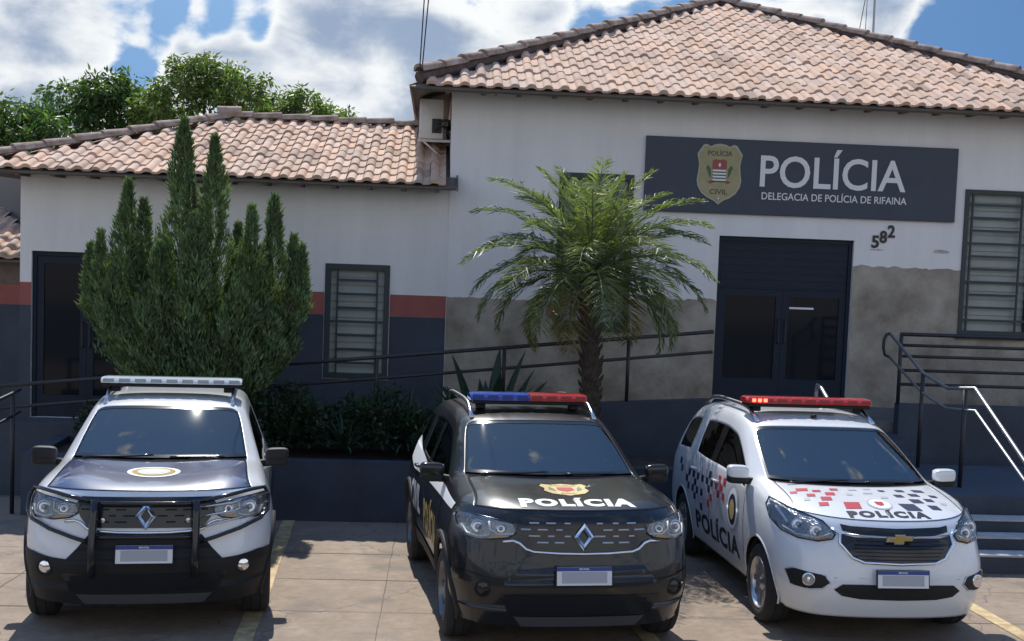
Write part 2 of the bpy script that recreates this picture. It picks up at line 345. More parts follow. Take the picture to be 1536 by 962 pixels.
# ---- windows
def window(r, y, nbars, fl, fr, frame=.045, full=(3,), name='window', sill=None):
    x0, x1, z0, z1 = r; mb = MB()
    for (a, b, c, d) in ((x0-.03, x0+frame, z0-.03, z1+.03), (x1-frame, x1+.03, z0-.03, z1+.03), (x0+frame, x1-frame, z1-frame, z1+.03), (x0+frame, x1-frame, z0-.03, z0+frame)):
        mb.box(a, b, y-.022, y+.07, c, d)
    w = bpart(mb, name, M_frame)
    mb = MB(); mb.box(x0+.002, x1-.002, y+.08, y+.09, z0+.002, z1-.002)
    g = bpart(mb, 'pane', M_frost); g.parent = w; 
    mb = MB(); xa, xb = x0+(x1-x0)*fl, x0+(x1-x0)*fr
    for xx in (xa, xb): mb.box(xx-.012, xx+.012, y-.016, y+.008, z0+.02, z1-.02)
    for i in range(nbars):
        z = z0+(z1-z0)*(i+1)/(nbars+1)
        if i in full: mb.box(x0+.01, x1-.01, y-.0125, y+.0045, z-.015, z+.015)
        else: mb.box(xa, xb, y-.0125, y+.0045, z-.015, z+.015)
    g = bpart(mb, 'window_grille', M_frame); g.parent = w
    mb = MB(); nl = int((z1-z0)/.115)                    # tilted louvre blades
    for i in range(nl):
        z = z0+.03+(z1-z0-.06)*(i+.5)/nl; h = (z1-z0-.06)/nl*.52
        mb.add([(x0+.03, y+.05, z-h), (x1-.03, y+.05, z-h), (x1-.03, y+.072, z+h), (x0+.03, y+.072, z+h), (x0+.03, y+.054, z-h), (x1-.03, y+.054, z-h), (x1-.03, y+.076, z+h), (x0+.03, y+.076, z+h)], [(0, 1, 2, 3), (7, 6, 5, 4), (0, 4, 5, 1), (2, 6, 7, 3)])
    g = bpart(mb, 'louvre_blades', M_frost); g.parent = w
    if sill:
        mb = MB(); mb.box(x0-.06, x1+.06, y-.06, y+.02, z0-.085, z0-.032); g = bpart(mb, 'sill', M_frame); g.parent = w
window(WIN_S, 0, 7, .17, .83, full=(3,))
window(WIN_P, FY, 9, .2, .8, full=(2, 6), sill=True)
window(WIN_R, FY, 10, .09, .83, full=(0, 3, 6, 9), frame=.03, sill=True)
# ---- main door: navy steel with dark glass
def door(r, y, leaves, glass_z, name, paper=False, transom=None):
    x0, x1, z0, z1 = r; mb = MB()
    mb.box(x0, x0+.05, y+.05, y+.13, z0, z1); mb.box(x1-.05, x1, y+.05, y+.13, z0, z1); mb.box(x0+.05, x1-.05, y+.05, y+.13, z1-.06, z1)
    d = bpart(mb, name, M_door)
    zt = transom or z1-.06
    if transom:
        mb = MB(); mb.box(x0+.052, x1-.052, y+.075, y+.105, zt, z1-.062)
        for i in range(7): mb.box(x0+.06, x1-.06, y+.068, y+.0745, zt+.03+i*.1, zt+.1+i*.1)
        g = bpart(mb, 'transom', M_door); g.parent = d
    n = leaves; w = (x1-x0-.104)/n
    for i in range(n):
        a, b = x0+.052+i*w+.002, x0+.052+(i+1)*w-.002
        mb = MB(); f = .09
        for q in ((a, a+f, z0+.01, zt-.004), (b-f, b, z0+.01, zt-.004), (a+f, b-f, z0+.01, z0+glass_z), (a+f, b-f, zt-.1, zt-.004)): mb.box(q[0], q[1], y+.07, y+.11, q[2], q[3])
        lf = bpart(mb, 'door_leaf', M_door); lf.parent = d
        mb = MB(); mb.box(a+f, b-f, y+.088, y+.096, z0+glass_z, zt-.1); g = bpart(mb, 'pane', M_dglass); g.parent = d
        mb = MB(); hx = b-.045 if i == 0 and n > 1 else a+.045
        mb.tube([(hx, y+.065, 1.75), (hx, y+.03, 1.77), (hx, y+.03, 2.07), (hx, y+.065, 2.09)] if z0 > .8 else [(hx, y+.065, 1.4), (hx, y+.03, 1.42), (hx, y+.03, 1.72), (hx, y+.065, 1.74)], .011)
        g = bpart(mb, 'door_handle', M_iron); g.parent = d
    return d
dm = door(DOOR, FY, 2, .35, 'entrance_door', transom=2.5)
mb = MB(); mb.box(4.985, 5.33, .066, .069, 2.235, 2.262); g = bpart(mb, 'paper_notice', mat('paper', (.72, .74, .76), rough=.7)); g.parent = dm
door(GD, 0, 2, .3, 'glass_door')
# ---- roofs
def tiles(bag, O, U, V, Nn, width, length, keep, pitch=.218, row=.36, tone0=0):
    O, U, V, Nn = (np.array(a, float) for a in (O, U, V, Nn)); prof = np.array([0, .06, .14, .22, .3, .38, .46, .54, .6, .72, .8, .88, 1.0])
    def hh(s, up):
        k = .29-.02*up; x = np.clip((s-.3)/k, -1, 1)
        bar = .048*np.sqrt(np.maximum(0, 1-x*x)); ch = .016*((s-.8)/.2)**2
        return np.where(s <= .6, np.maximum(bar, 0), ch)
    nu = int(width/pitch)+1; nv = int(length/row)+1; Vv = []; F = []; T = []; k = 0
    for j in range(nv):
        for i in range(nu):
            uc, vc = (i+.5)*pitch, min((j+.5)*row, length-.05)
            if not keep(uc, vc): continue
            tone = .86+.28*rng.random(); warm = rng.normal(0, .03)
            if rng.random() < .05: tone *= .7
            jit = rng.normal(0, .006, 2)
            pts = []
            for (vv, lift, up) in ((j*row, -.012, 0), (j*row, .017, 0), (min(j*row+row*.5, length), .012, .5), (min((j+1)*row, length), 0, 1)):
                for s in prof:
                    u = (i+s)*pitch+jit[0]*(.5 if s < .6 else 0); h = hh(s, up)+lift+(jit[1] if s <= .6 else 0)
                    if lift < 0: h = hh(s, up)*.55+lift
                    pts.append(O+U*u+V*vv+Nn*h)
            Vv += pts; m = len(prof)
            for a in range(3):
                for b in range(m-1):
                    q = k+a*m+b; F.append((q, q+1, q+m+1, q+m)); T.append((tone*(1+warm), tone, tone*(1-warm)))
            k += 4*m
    n0 = bag['n']; bag['V'] += Vv; bag['F'] += [tuple(x+n0 for x in f) for f in F]; bag['T'] += T; bag['n'] += len(Vv)
def ridge(mb, a, b, r=.095, L=.40):
    a, b = Vector(a), Vector(b); d = b-a; n = max(1, int(d.length/L)); d.normalize(); side = Vector((d.y, -d.x, 0)).normalized(); up = side.cross(d)
    if up.z < 0: up = -up
    for i in range(n):
        p, q = a+(b-a)*(i/n), a+(b-a)*((i+1.12)/n); vs = []; seg = 8; jz = random.uniform(-.008, .008)
        for (c, rr, lift) in ((p, r*1.12, .03), (q, r*.92, .012)):
            for k in range(seg+1):
                g = math.pi*k/seg; vs.append(c+side*math.cos(g)*rr+up*(math.sin(g)*rr*.9+lift-.02+jz))
        for (c, rr, lift) in ((p, r*.85, .03), (q, r*.7, .012)):
            for k in range(seg+1):
                g = math.pi*k/seg; vs.append(c+side*math.cos(g)*rr+up*(math.sin(g)*rr*.75+lift-.03+jz))
        m = seg+1
        fs = [(k, k+1, m+k+1, m+k) for k in range(seg)] + [(2*m+k, 3*m+k, 3*m+k+1, 2*m+k+1) for k in range(seg)] + [(k, 2*m+k, 2*m+k+1, k+1) for k in range(seg)] + [(m+k, m+k+1, 3*m+k+1, 3*m+k) for k in range(seg)]
        mb.add(vs, fs)
def loc(bag): 
    V = np.array(bag['V']); V[:, 0] -= 2; V[:, 1] -= 4; return V
bag = dict(V=[], F=[], T=[], n=0)
E0, w_, tp = Vector((-.37, -.55, 5.03)), 5.2, .44; ph = math.atan(tp); Lr = w_/math.cos(ph); cp, sp = math.cos(ph), math.sin(ph)
tri = lambda u, v: v*cp+.1 <= u <= 10.4-v*cp-.1
tiles(bag, E0, (1, 0, 0), (0, cp, sp), (0, -sp, cp), 10.4, Lr, tri)
tiles(bag, (-.37, 9.85, 5.03), (0, -1, 0), (cp, 0, sp), (-sp, 0, cp), 10.4, Lr, tri)
tiles(bag, (10.03, -.55, 5.03), (0, 1, 0), (-cp, 0, sp), (sp, 0, cp), 10.4, Lr, tri)
tiles(bag, (10.03, 9.85, 5.03), (-1, 0, 0), (0, -cp, sp), (0, sp, cp), 10.4, Lr, tri)
roof = np_mesh('main_roof', loc(bag), bag['F'], M_tile, station, True, np.array(bag['T'])); roof.data.set_sharp_from_angle(angle=R(40))
pk = Vector((4.83, 4.65, 5.03+w_*tp+.04)); mb = MB()
for cx, cy, cz in ((-.25, -.44, 5.20), (9.91, -.44, 5.17), (-.40, 9.88, 5.07), (10.06, 9.88, 5.07)): ridge(mb, (cx, cy, cz), pk)
g = MB()
for cx, cy, cz in ((-.25, -.44, 5.13), (9.91, -.44, 5.10), (-.40, 9.88, 5.0), (10.06, 9.88, 5.0)): g.tube([(cx, cy, cz), pk-Vector((0, 0, .06))], .085, 8)
mortar = bpart(g, 'hip_mortar', mat('mortar', (.10, .07, .06), rough=1, var=.4, vscale=9))
mb.tube([pk+Vector((-.17, 0, .07)), pk+Vector((.17, 0, .07))], .085, 8)
g = bpart(mb, 'hip_tiles', M_cap, auto=40); g.parent = roof; mortar.parent = roof
def under(name, a, b, c, d, thick=.03):
    """sloping board under the tiles"""
    n = (Vector(b)-Vector(a)).cross(Vector(d)-Vector(a)).normalized()*thick; P = [Vector(p) for p in (a, b, c, d)]
    if n.z > 0: n = -n
    return MB().add(P+[p+n for p in P], [(0, 1, 2, 3), (7, 6, 5, 4), (0, 4, 5, 1), (1, 5, 6, 2), (2, 6, 7, 3), (3, 7, 4, 0)])
mb = MB(); z0 = 5.0
for q in (((-.37, -.55, z0), (10.03, -.55, z0), (5.0, 4.4, z0+4.95*tp), (4.66, 4.4, z0+4.95*tp)), ((-.37, 9.85, z0), (-.37, -.55, z0), (4.6, 4.45, z0+4.9*tp), (4.6, 4.85, z0+4.9*tp)),
          ((10.03, -.55, z0), (10.03, 9.85, z0), (5.06, 4.85, z0+4.9*tp), (5.06, 4.45, z0+4.9*tp)), ((10.03, 9.85, z0), (-.37, 9.85, z0), (4.66, 4.9, z0+4.95*tp), (5.0, 4.9, z0+4.95*tp))):
    b = under('', *q); mb.add(b.v, b.f)
for i in range(21): mb.box(.1+i*.48, .16+i*.48, -.5, -.03, 4.93+.05, 4.99+.05)
mb.box(-.36, 10.02, -.51, -.49, 4.955, 5.0); mb.box(-.355, -.33, -.48, 9.8, 4.95, 5.0); mb.box(9.99, 10.015, -.48, 9.8, 4.95, 5.0)
g = bpart(mb, 'eave_boards', M_wood); g.parent = roof
# wing roof
bag = dict(V=[], F=[], T=[], n=0)
E1, tw, wd = Vector((-6.18, -.5, 3.745)), .33, 3.0; ph = math.atan(tw); cp, sp = math.cos(ph), math.sin(ph); Lw = wd/math.cos(ph)
tiles(bag, E1, (1, 0, 0), (0, cp, sp), (0, -sp, cp), 6.46, Lw, lambda u, v: u >= v*cp+.1 and (u <= 6.4), row=.34)
tiles(bag, (-6.18, 5.5, 3.745), (0, -1, 0), (cp, 0, sp), (-sp, 0, cp), 6.0, Lw, lambda u, v: v*cp+.1 <= u <= 6-v*cp-.1, row=.34)
tiles(bag, (.2, 5.5, 3.745), (-1, 0, 0), (0, -cp, sp), (0, sp, cp), 6.38, Lw, lambda u, v: u <= 6.38-v*cp-.1, row=.34)
wroof = np_mesh('wing_roof', loc(bag), bag['F'], M_tile, station, True, np.array(bag['T'])); wroof.data.set_sharp_from_angle(angle=R(40))
mb = MB(); rz_ = 3.745+wd*tw+.05
ridge(mb, (-6.2, -.52, 3.78), (-3.18, 2.5, rz_)); ridge(mb, (-6.2, 5.52, 3.78), (-3.18, 2.5, rz_)); ridge(mb, (.2, 2.5, rz_-.02), (-3.25, 2.5, rz_)); 
mb.tube([(-3.36, 2.44, rz_+.06), (-3.0, 2.5, rz_+.075)], .09, 8)
g = bpart(mb, 'ridge_tiles', M_cap, auto=40); g.parent = wroof
mb = MB(); z0 = 3.71
for q in (((-6.18, -.5, z0), (.28, -.5, z0), (.28, -.02, z0+.48*tw), (-5.7, -.02, z0+.48*tw)), ((-5.7, -.02, z0+.48*tw), (.19, -.02, z0+.48*tw), (.19, 2.4, z0+2.9*tw), (-3.2, 2.4, z0+2.9*tw)),
          ((-6.18, 5.5, z0), (-6.18, -.5, z0), (-3.25, 2.4, z0+2.9*tw), (-3.25, 2.6, z0+2.9*tw)), ((.19, 5.5, z0), (-6.18, 5.5, z0), (-3.2, 2.6, z0+2.9*tw), (.19, 2.6, z0+2.9*tw))):
    b = under('', *q, thick=.025); mb.add(b.v, b.f)
mb.box(-6.17, .28, -.475, -.455, 3.675, 3.71)
for i in range(13): mb.box(-5.4+i*.45, -5.34+i*.45, -.46, -.01, 3.655, 3.708)
g = bpart(mb, 'eave_boards', M_wood); g.parent = wroof
mb = MB(); p0, p1 = Vector((.285, -.50, 3.665)), Vector((.285, -.03, 3.815))
mb.add([p0, p0+Vector((.02, 0, 0)), p1+Vector((.02, 0, 0)), p1, p0+Vector((0, 0, .085)), p0+Vector((.02, 0, .085)), p1+Vector((.02, 0, .085)), p1+Vector((0, 0, .085))],
       [(0, 1, 2, 3), (4, 7, 6, 5), (0, 4, 5, 1), (1, 5, 6, 2), (2, 6, 7, 3), (3, 7, 4, 0)])
g = bpart(mb, 'verge_board', mat('verge', (.06, .075, .075), rough=.7)); g.parent = wroof
# ---------------------------------------------------------------- sign and number
M_sign = mat('sign_navy', (.022, .036, .062), rough=.45, var=.1, vscale=2)
M_let = mat('sign_letter', (.68, .70, .72), rough=.5)
sg = thing('police_sign', 'long navy sign board with gold shield and white POLÍCIA lettering above the door', 'sign', (5.035, FY, 3.52))
SX, SZ, SY = 5.035, 3.52, FY
MB().rbox(2.85-SX, 7.22-SX, -.05, 0, 0, 1.02, .006, 2).build('board', M_sign, sg)
def wall_text(txt, x0, x1, z0, z1, m, parent, name, y=-.053, bold=.02, d=.006, o=(SX, SZ), space=1.0):
    me = solid(fit_text(text_mesh(txt, 1, bold, space=space), x1-x0, z1-z0), d)
    ob = link(name, me, m, parent); ob.rotation_euler = (R(90), 0, 0); ob.location = ((x0+x1)/2-o[0], y, (z0+z1)/2-o[1]); return ob
wall_text('POLÍCIA', 4.44, 6.49, 3.905, 4.45, M_let, sg, 'lettering', bold=.012)
wall_text('DELEGACIA DE POLÍCIA DE RIFAINA', 4.475, 6.515, 3.735, 3.86, M_let, sg, 'lettering', bold=.006)
M_gold = mat('shield_gold', (.31, .285, .155), rough=.55, var=.12, vscale=9); M_gold2 = mat('shield_rim', (.37, .36, .26), rough=.5)
M_ink = mat('shield_ink', (.09, .085, .04), rough=.6); M_sgreen = mat('shield_green', (.05, .13, .06), rough=.6); M_sred = mat('shield_red', (.30, .07, .06), rough=.6)
half = [(0, .40), (.08, .385), (.13, .36), (.19, .39), (.235, .375), (.27, .32), (.315, .255), (.30, .19), (.285, .10), (.295, 0), (.31, -.10), (.295, -.18), (.24, -.275), (.16, -.335), (.07, -.375), (0, -.43)]
outl = lambda k: [(x*k, z*k) for x, z in half] + [(-x*k, z*k) for x, z in half[-2:0:-1]]
SM = lambda d: Matrix(((1, 0, 0, 3.87-SX), (0, 0, -1, d), (0, 1, 0, 4.07-SZ), (0, 0, 0, 1)))
sh = MB().prism(outl(1), .012, SM(-.0505)).build('shield', M_gold2, sg)
MB().prism(outl(.93), .004, SM(-.0625)).build('shield_field', M_gold, sh)
def sht(txt, w, h, z):
    o = link('lettering', solid(fit_text(text_mesh(txt, 1, .02), w, h), .003), M_ink, sh); o.rotation_euler = (R(90), 0, 0); o.location = (3.87-SX, -.0668, 4.07+z-SZ)
sht('POLÍCIA', .34, .085, .275); sht('CIVIL', .25, .07, -.255)
def sprism(polys, m, d, name):
    mb = MB()
    for p in polys: mb.prism(p, .003, SM(d))
    return mb.build(name, m, sh)
sprism([[(-.10, .165), (-.10, .05), (.10, .05), (.10, .165), (.05, .19), (0, .175), (-.05, .19)], [(-.17, -.12), (-.12, -.15), (-.06, -.12), (-.11, -.10)], [(.17, -.12), (.12, -.15), (.06, -.12), (.11, -.10)]], M_sred, -.0668, 'crest_red')
sprism([[(-.09, .045-i*.042), (-.09, .022-i*.042), (.09, .022-i*.042), (.09, .045-i*.042)] for i in range(4)], M_let, -.0668, 'crest_stripes')
sprism([[(-.09, .021-i*.042), (-.09, .004-i*.042), (.09, .004-i*.042), (.09, .021-i*.042)] for i in range(4)], M_ink, -.0668, 'crest_stripes')
sprism([[(s*.115, -.08), (s*.15, -.02), (s*.185, .07), (s*.16, .11), (s*.12, .05)] for s in (-1, 1)], M_sgreen, -.0668, 'crest_leaves')
sprism([[(.016*math.cos(a), .11+.028*math.sin(a)) for a in [i*.628 for i in range(10)]], [(.018*math.cos(a)*(1 if i % 2 else .45), -.345+.018*math.sin(a)*(1 if i % 2 else .45)) for i, a in enumerate([j*.628 for j in range(10)])]], M_let, -.0702, 'crest_star')
hn = thing('house_number', 'black house number 582 stepping up the white wall right of the door', 'number', (6.23, FY, 3.2))
for ch, x, z in (('5', 6.125, 3.215), ('8', 6.235, 3.285), ('2', 6.345, 3.365)):
    o = link('digit', solid(fit_text(text_mesh(ch, 1, .03), .105, .175), .012), mat('digit', (.015, .016, .018), rough=.4), hn); o.rotation_euler = (R(90), 0, 0); o.location = (x-6.23, -.002, z-3.2)
# ---------------------------------------------------------------- air conditioner
ac = thing('air_conditioner', 'white outdoor air conditioner unit on a bracket under the upper eave', 'air conditioner', (.2, 1.2, 4.4))
M_ac = mat('ac_white', (.6, .6, .57), rough=.5, var=.1, vscale=4)
MB().rbox(-.45, -.11, -.42, .42, .04, .6, .02, 3).build('casing', M_ac, ac, auto=40)
for y in (-.35, .35): mb = MB(); mb.box(-.47, -.003, y-.02, y+.02, 0, .035); mb.add([(-.02, y-.015, -.3), (-.02, y+.015, -.3), (-.4, y+.015, 0), (-.4, y-.015, 0), (-.004, y-.015, -.3), (-.004, y+.015, -.3), (-.36, y+.015, 0), (-.36, y-.015, 0)], [(0, 1, 2, 3), (7, 6, 5, 4), (0, 3, 7, 4), (1, 5, 6, 2), (0, 4, 5, 1), (3, 2, 6, 7)]); mb.build('bracket', M_ac, ac)
mb = MB(); mb.tube([(-.18, -.421, .26), (-.18, -.46, .25), (-.1, -.46, .3), (-.03, -.4, .3), (-.02, -.2, .2)], .02); mb.tube([(-.22, -.421, .16), (-.22, -.47, .16), (-.1, -.46, .22), (-.02, -.38, .1)], .014)
mb.rbox(-.27, -.13, -.44, -.421, .12, .32, .008)
mb.build('pipes', M_iron, ac, auto=40)
mb = MB()
for k in range(1, 8): 
    r = .025*k
    mb.tube([(-.458, r*math.cos(a), .32+r*math.sin(a)) for a in [i*2*math.pi/24 for i in range(25)]], .004, 5, cap=False)
mb.build('fan_grille', M_iron, ac)
# ---------------------------------------------------------------- ramp, platform, steps, planter
M_deck = mat('deck', (.10, .10, .10), rough=.9, var=.3, vscale=3)
def slab(name, label, cat, poly, y0, y1, m):
    mb = MB(); mb.prism(poly, y1-y0, FM(y0)); return tag(mb.build(name, m), label, cat)
slab('ramp', 'dark ramp rising along the wall to the entrance', 'ramp', [(-5.0, -.35), (3.55, -.35), (3.55, .88), (-4.9, .42)], -1.4, -.03, M_deck)
slab('ramp_wall', 'low navy wall edging the ramp under the black railing', 'wall', [(-5.4, -.4), (3.58, -.4), (3.58, 1.145), (-1.7, .83), (-5.4, .60)], -1.56, -1.405, M_navy)
mb = MB().box(3.555, 9.46, -1.4, -.03, -.35, .9); pf = tag(mb.build('entrance_landing', M_deck), 'dark landing before the entrance door', 'landing')
mb = MB().box(5.98, 9.46, -1.56, -1.405, -.35, 1.15); tag(mb.build('landing_wall', M_navy), 'navy parapet under the five-bar railing right of the door', 'wall')
st = thing('entrance_steps', 'navy steps with sunlight painted on the treads leading up to the entrance beside the white car', 'steps', (6.5, -3, 0))
mb = MB()
mb.box(4.4-6.5, 5.97-6.5, -1.95+3, -1.405+3, -.35, .76); mb.box(4.4-6.5, 5.97-6.5, -2.3+3, -1.95+3, -.35, .62); mb.box(4.6-6.5, 9.4-6.5, -4.12+3, -2.3+3, -.35, .52)
mb.build('upper_flight', M_navy, st)
mb = MB()
for y0, y1, z in ((-4.37, -4.122, .315), (-4.62, -4.372, .19), (-4.87, -4.622, .065)): mb.box(4.6-6.5, 9.4-6.5, y0+3, y1+3, -.3, z)
mb.build('lower_flight', M_navy, st)
M_sunlit_tread = mat('sunlit_tread', (.38, .38, .38), rough=.8, var=.2, vscale=9)  # sun on the treads, put into the colour as paler strips
for y0, z, x1 in ((-4.37, .315, 9.4), (-4.62, .19, 9.4), (-4.87, .065, 9.4)): MB().box(4.6-6.5, x1-6.5, y0+3-.012, y0+3+.2, z+.0005, z+.02).build('sunlit_tread', M_sunlit_tread, st)
# stairs handrails and railings
def rail(name, label, rails, posts, bases, group=None):
    o = bases[0]; t = thing(name, label, 'railing', o, group=group)
    for p in rails: MB().tube([Vector(q)-Vector(o) for q in p[0]], p[1], 10).build('rail', p[2], t, smooth=True)
    for a, b in posts: MB().tube([Vector(a)-Vector(o), Vector(b)-Vector(o)], .024, 10).build('post', M_iron, t, smooth=True)
    return t
I, G_ = M_iron, M_galv
X = 5.87
rail('stair_railing', 'black stair handrail whose sunlit lower run shines beside the white car', [
    ([(X, -1.4, 2.04), (X, -2.5, 1.655), (X, -3.2, 1.56), (X, -3.88, 1.645), (X, -5.2, .99), (X, -5.55, .83)], .02, G_),
    ([(X, -1.42, 1.74), (X, -2.5, 1.42), (X, -3.2, 1.33), (X, -3.92, 1.405), (X, -5.2, .82), (X, -5.55, .66)], .017, G_),
    ([(X, -1.4, 2.04), (X-.05, -1.4, 2.02), (X-.075, -1.4, 1.95), (X-.075, -1.4, 1.85), (X-.05, -1.4, 1.76), (X, -1.42, 1.74)], .02, I)],
    [((X, -2.5, .5), (X, -2.5, 1.655)), ((X, -3.65, .5), (X, -3.65, 1.6)), ((X, -5.3, GZ(-5.3)), (X, -5.3, .94))], [(X, -1.5, .9)])
X = 4.28
rail('stair_railing', 'handrail of the entrance steps mostly hidden behind the red light bar', [
    ([(X, -3.42, .5), (X, -3.42, 1.5), (X, -3.45, 1.585), (X, -3.6, 1.56), (X, -4.6, 1.15), (X, -5.0, 1.0)], .022, G_)],
    [((X, -4.95, GZ(-4.95)), (X, -4.95, 1.01))], [(X, -3.42, .5)])
rail('landing_railing', 'five-bar black railing on the parapet below the tall right window', [
    ([(5.98, -1.48, z), (9.4, -1.48, z)], .02 if z < 2 else .025, I) for z in (2.04, 1.90, 1.76, 1.58, 1.40)],
    [((5.99, -1.48, 1.15), (5.99, -1.48, 2.04)), ((7.9, -1.48, 1.15), (7.9, -1.48, 2.04)), ((9.3, -1.48, 1.15), (9.3, -1.48, 2.04))], [(5.99, -1.48, 1.15)])
zr = lambda x: 1.996-.107*(3.577-x)
zb = lambda x: 1.741-.109*(3.577-x)
zw = lambda x: 1.145-.06*(3.58-x) if x > -1.7 else .83+.0636*(x+1.7)
rail('ramp_railing', 'long black two-bar railing climbing the ramp behind the palm', [
    ([(x, -1.48, zr(x)) for x in (-5.35, -.65, 3.56)], .024, I), ([(x, -1.48, zb(x)) for x in (-5.35, -.65, 3.56)], .02, I)],
    [((x, -1.48, zw(x)), (x, -1.48, zr(x))) for x in (-5.3, -2.4, -.65, .93, 2.49)], [(-.65, -1.48, .9)])
Xl = -4.62
rail('path_railing', 'thin two-bar side railing at the left edge beside the white and blue car', [
    ([(Xl, -2.5, 1.16), (Xl, -2.74, 1.15), (Xl, -3.6, 1.12), (Xl, -6, .9)], .018, I), ([(Xl, -2.5, .905), (Xl, -3.6, .86), (Xl, -6, .66)], .016, I)],
    [((Xl, -2.74, GZ(-2.74)), (Xl, -2.74, 1.15)), ((Xl, -5.9, GZ(-5.9)), (Xl, -5.9, .9))], [(Xl, -2.7, GZ(-2.7))])
pl = thing('planter', 'low navy planter wall with dark soil in front of the ramp', 'planter', (-.6, -2.2, -.2))
mb = MB()
for (a, b, c, d) in ((-4.5, 3.5, -2.82, -2.66), (-4.5, -4.34, -2.658, -1.57), (3.34, 3.5, -2.658, -1.57)): mb.box(a+.6, b+.6, c+2.2, d+2.2, -.1, .68)
for x in (-3.6, -1.0, -.55, 1.6): mb.box(x+.6-.012, x+.6+.012, -2.824+2.2, -2.8205+2.2, -.1, .68)
mb.build('kerb_wall', M_navy, pl)
M_soil = mat('soil', (.05, .035, .025), rough=1, var=.4, vscale=9, bump=1, bscale=20)
MB().box(-4.34+.6, 3.34+.6, -2.658+2.2, -1.565+2.2, -.1, .6).build('soil', M_soil, pl)
# ---------------------------------------------------------------- neighbouring porch at the left edge
pw = thing('porch_house', 'low house with sunlit tile roof and red banded wall at the far left edge', 'building', (-7.5, 4, -.3))
mb = MB(); mb.box(-2.6, 1.9, -2, 2, 0, 2.75); mb.build('wall', M_navy, pw)
MB().box(-3, 2.4, -.5, -.3, 0, 4.3).build('eave_shade_wall', mat('eave_shade_wall', (.2, .19, .18), rough=.9), pw)  # wall added to stand for the dark eave underside and cover the sky gap
MB().box(-2.605, 1.905, -2.006, -2.001, 2.12, 2.42).build('red_band', M_red, pw)
MB().box(-2.605, 1.905, -2.006, -2.001, 2.422, 2.8).build('eave_beam', mat('beam', (.16, .12, .10), rough=.8, var=.2), pw)
bag = dict(V=[], F=[], T=[], n=0); ph = math.atan(.36); cp, sp = math.cos(ph), math.sin(ph)
tiles(bag, (-3.2, -2.4, 2.82), (1, 0, 0), (0, cp, sp), (0, -sp, cp), 5.0, 2.6, lambda u, v: u < 5.0-v*cp*.55, row=.34)
V_ = np.array(bag['V']); np_mesh('roof', V_, bag['F'], M_tile, pw, True, np.array(bag['T']))
b = under('', (-3.2, -2.4, 2.79), (1.8, -2.4, 2.79), (.5, 0, 3.66), (-3.2, 0, 3.66)); b.build('eave_boards', M_wood, pw)
# ---------------------------------------------------------------- wires and roof aerial
M_wire = mat('wire', (.02, .02, .022), rough=.6)
wr = thing('power_cable', 'pair of thin black service wires rising from the roof corner', 'cable', (-.28, -.4, 5.2))
for (a, b) in (((.03, -.1, -.02), (.35, -.2, 9)), ((.06, -.1, -.02), (.62, -.2, 9))):
    MB().tube([Vector(a), (Vector(a)+Vector(b))*.5+Vector((.0, 0, .02)), Vector(b)], .0085, 6).build('wire', M_wire, wr)
an = thing('roof_aerial', 'thin aerial mast with stay wires on the right side of the tiled roof', 'aerial', (8.12, 6.0, 6.2))
MB().tube([(0, 0, 0), (-.03, 0, 4)], .022, 8).build('mast', M_galv, an)
MB().tube([(-.42, 0, 0), (.02, 0, 3.1)], .007, 6).build('stay_wire', M_wire, an)
MB().tube([(-.13, .1, 0), (-.13, .05, 3.1)], .006, 6).build('stay_wire', M_wire, an)
mb = MB()
for k, L in enumerate((.5, .42, .36, .3)): mb.tube([(-.03-L, 0, 3.5+.12*k), (-.03+L, 0, 3.5+.12*k)], .008, 6)
mb.build('antenna_rods', M_galv, an)
# ---------------------------------------------------------------- vegetation
def leaf_mat(name, col, rough=.5, transl=.3, var=.35, spec=.4):
    m = bpy.data.materials.new(name); m.use_nodes = True; t = m.node_tree; b = t.nodes['Principled BSDF']; L = t.links.new
    a = N(t, 'ShaderNodeAttribute', attribute_name='tone'); x = N(t, 'ShaderNodeMix', data_type='RGBA', blend_type='MULTIPLY'); x.inputs['Factor'].default_value = 1
    x.inputs['A'].default_value = (*col, 1); L(a.outputs['Color'], x.inputs['B']); L(x.outputs['Result'], b.inputs['Base Color'])
    b.inputs['Roughness'].default_value = rough; b.inputs['Specular IOR Level'].default_value = spec
    tr = N(t, 'ShaderNodeBsdfTranslucent'); y = N(t, 'ShaderNodeMix', data_type='RGBA', blend_type='MULTIPLY'); y.inputs['Factor'].default_value = 1
    L(x.outputs['Result'], y.inputs['A']); y.inputs['B'].default_value = (1.2, 1.35, .5, 1); L(y.outputs['Result'], tr.inputs['Color'])
    mx_ = N(t, 'ShaderNodeMixShader', inp={0: transl}); L(b.outputs[0], mx_.inputs[1]); L(tr.outputs[0], mx_.inputs[2]); L(mx_.outputs[0], t.nodes['Material Output'].inputs[0])
    return m
M_bark = mat('bark', (.10, .075, .055), rough=.95, var=.4, vscale=12, bump=1, bscale=25, stretch=(1, 1, .4))
def unit(a): return a/np.maximum(np.linalg.norm(a, axis=-1, keepdims=True), 1e-9)
def leaves(P, D, Ln, Wd, bend=0.0, mid=.45):
    """diamond leaves: P base points, D directions, Ln lengths, Wd widths -> V, F (two quads per leaf, folded at the middle)"""
    n = len(P); rv = rng.normal(size=(n, 3)); S_ = unit(np.cross(D, rv)); Nn = np.cross(D, S_)
    Ln = np.asarray(Ln).reshape(-1, 1)*np.ones((n, 1)); Wd = np.asarray(Wd).reshape(-1, 1)*np.ones((n, 1))
    m = P+D*Ln*mid+Nn*Ln*bend; tip = P+D*Ln-np.array([0, 0, 1])*Ln*bend*1.2
    V = np.stack([P, m-S_*Wd/2, tip, m+S_*Wd/2], 1).reshape(-1, 3); F = np.arange(4*n).reshape(-1, 4)
    return V, F
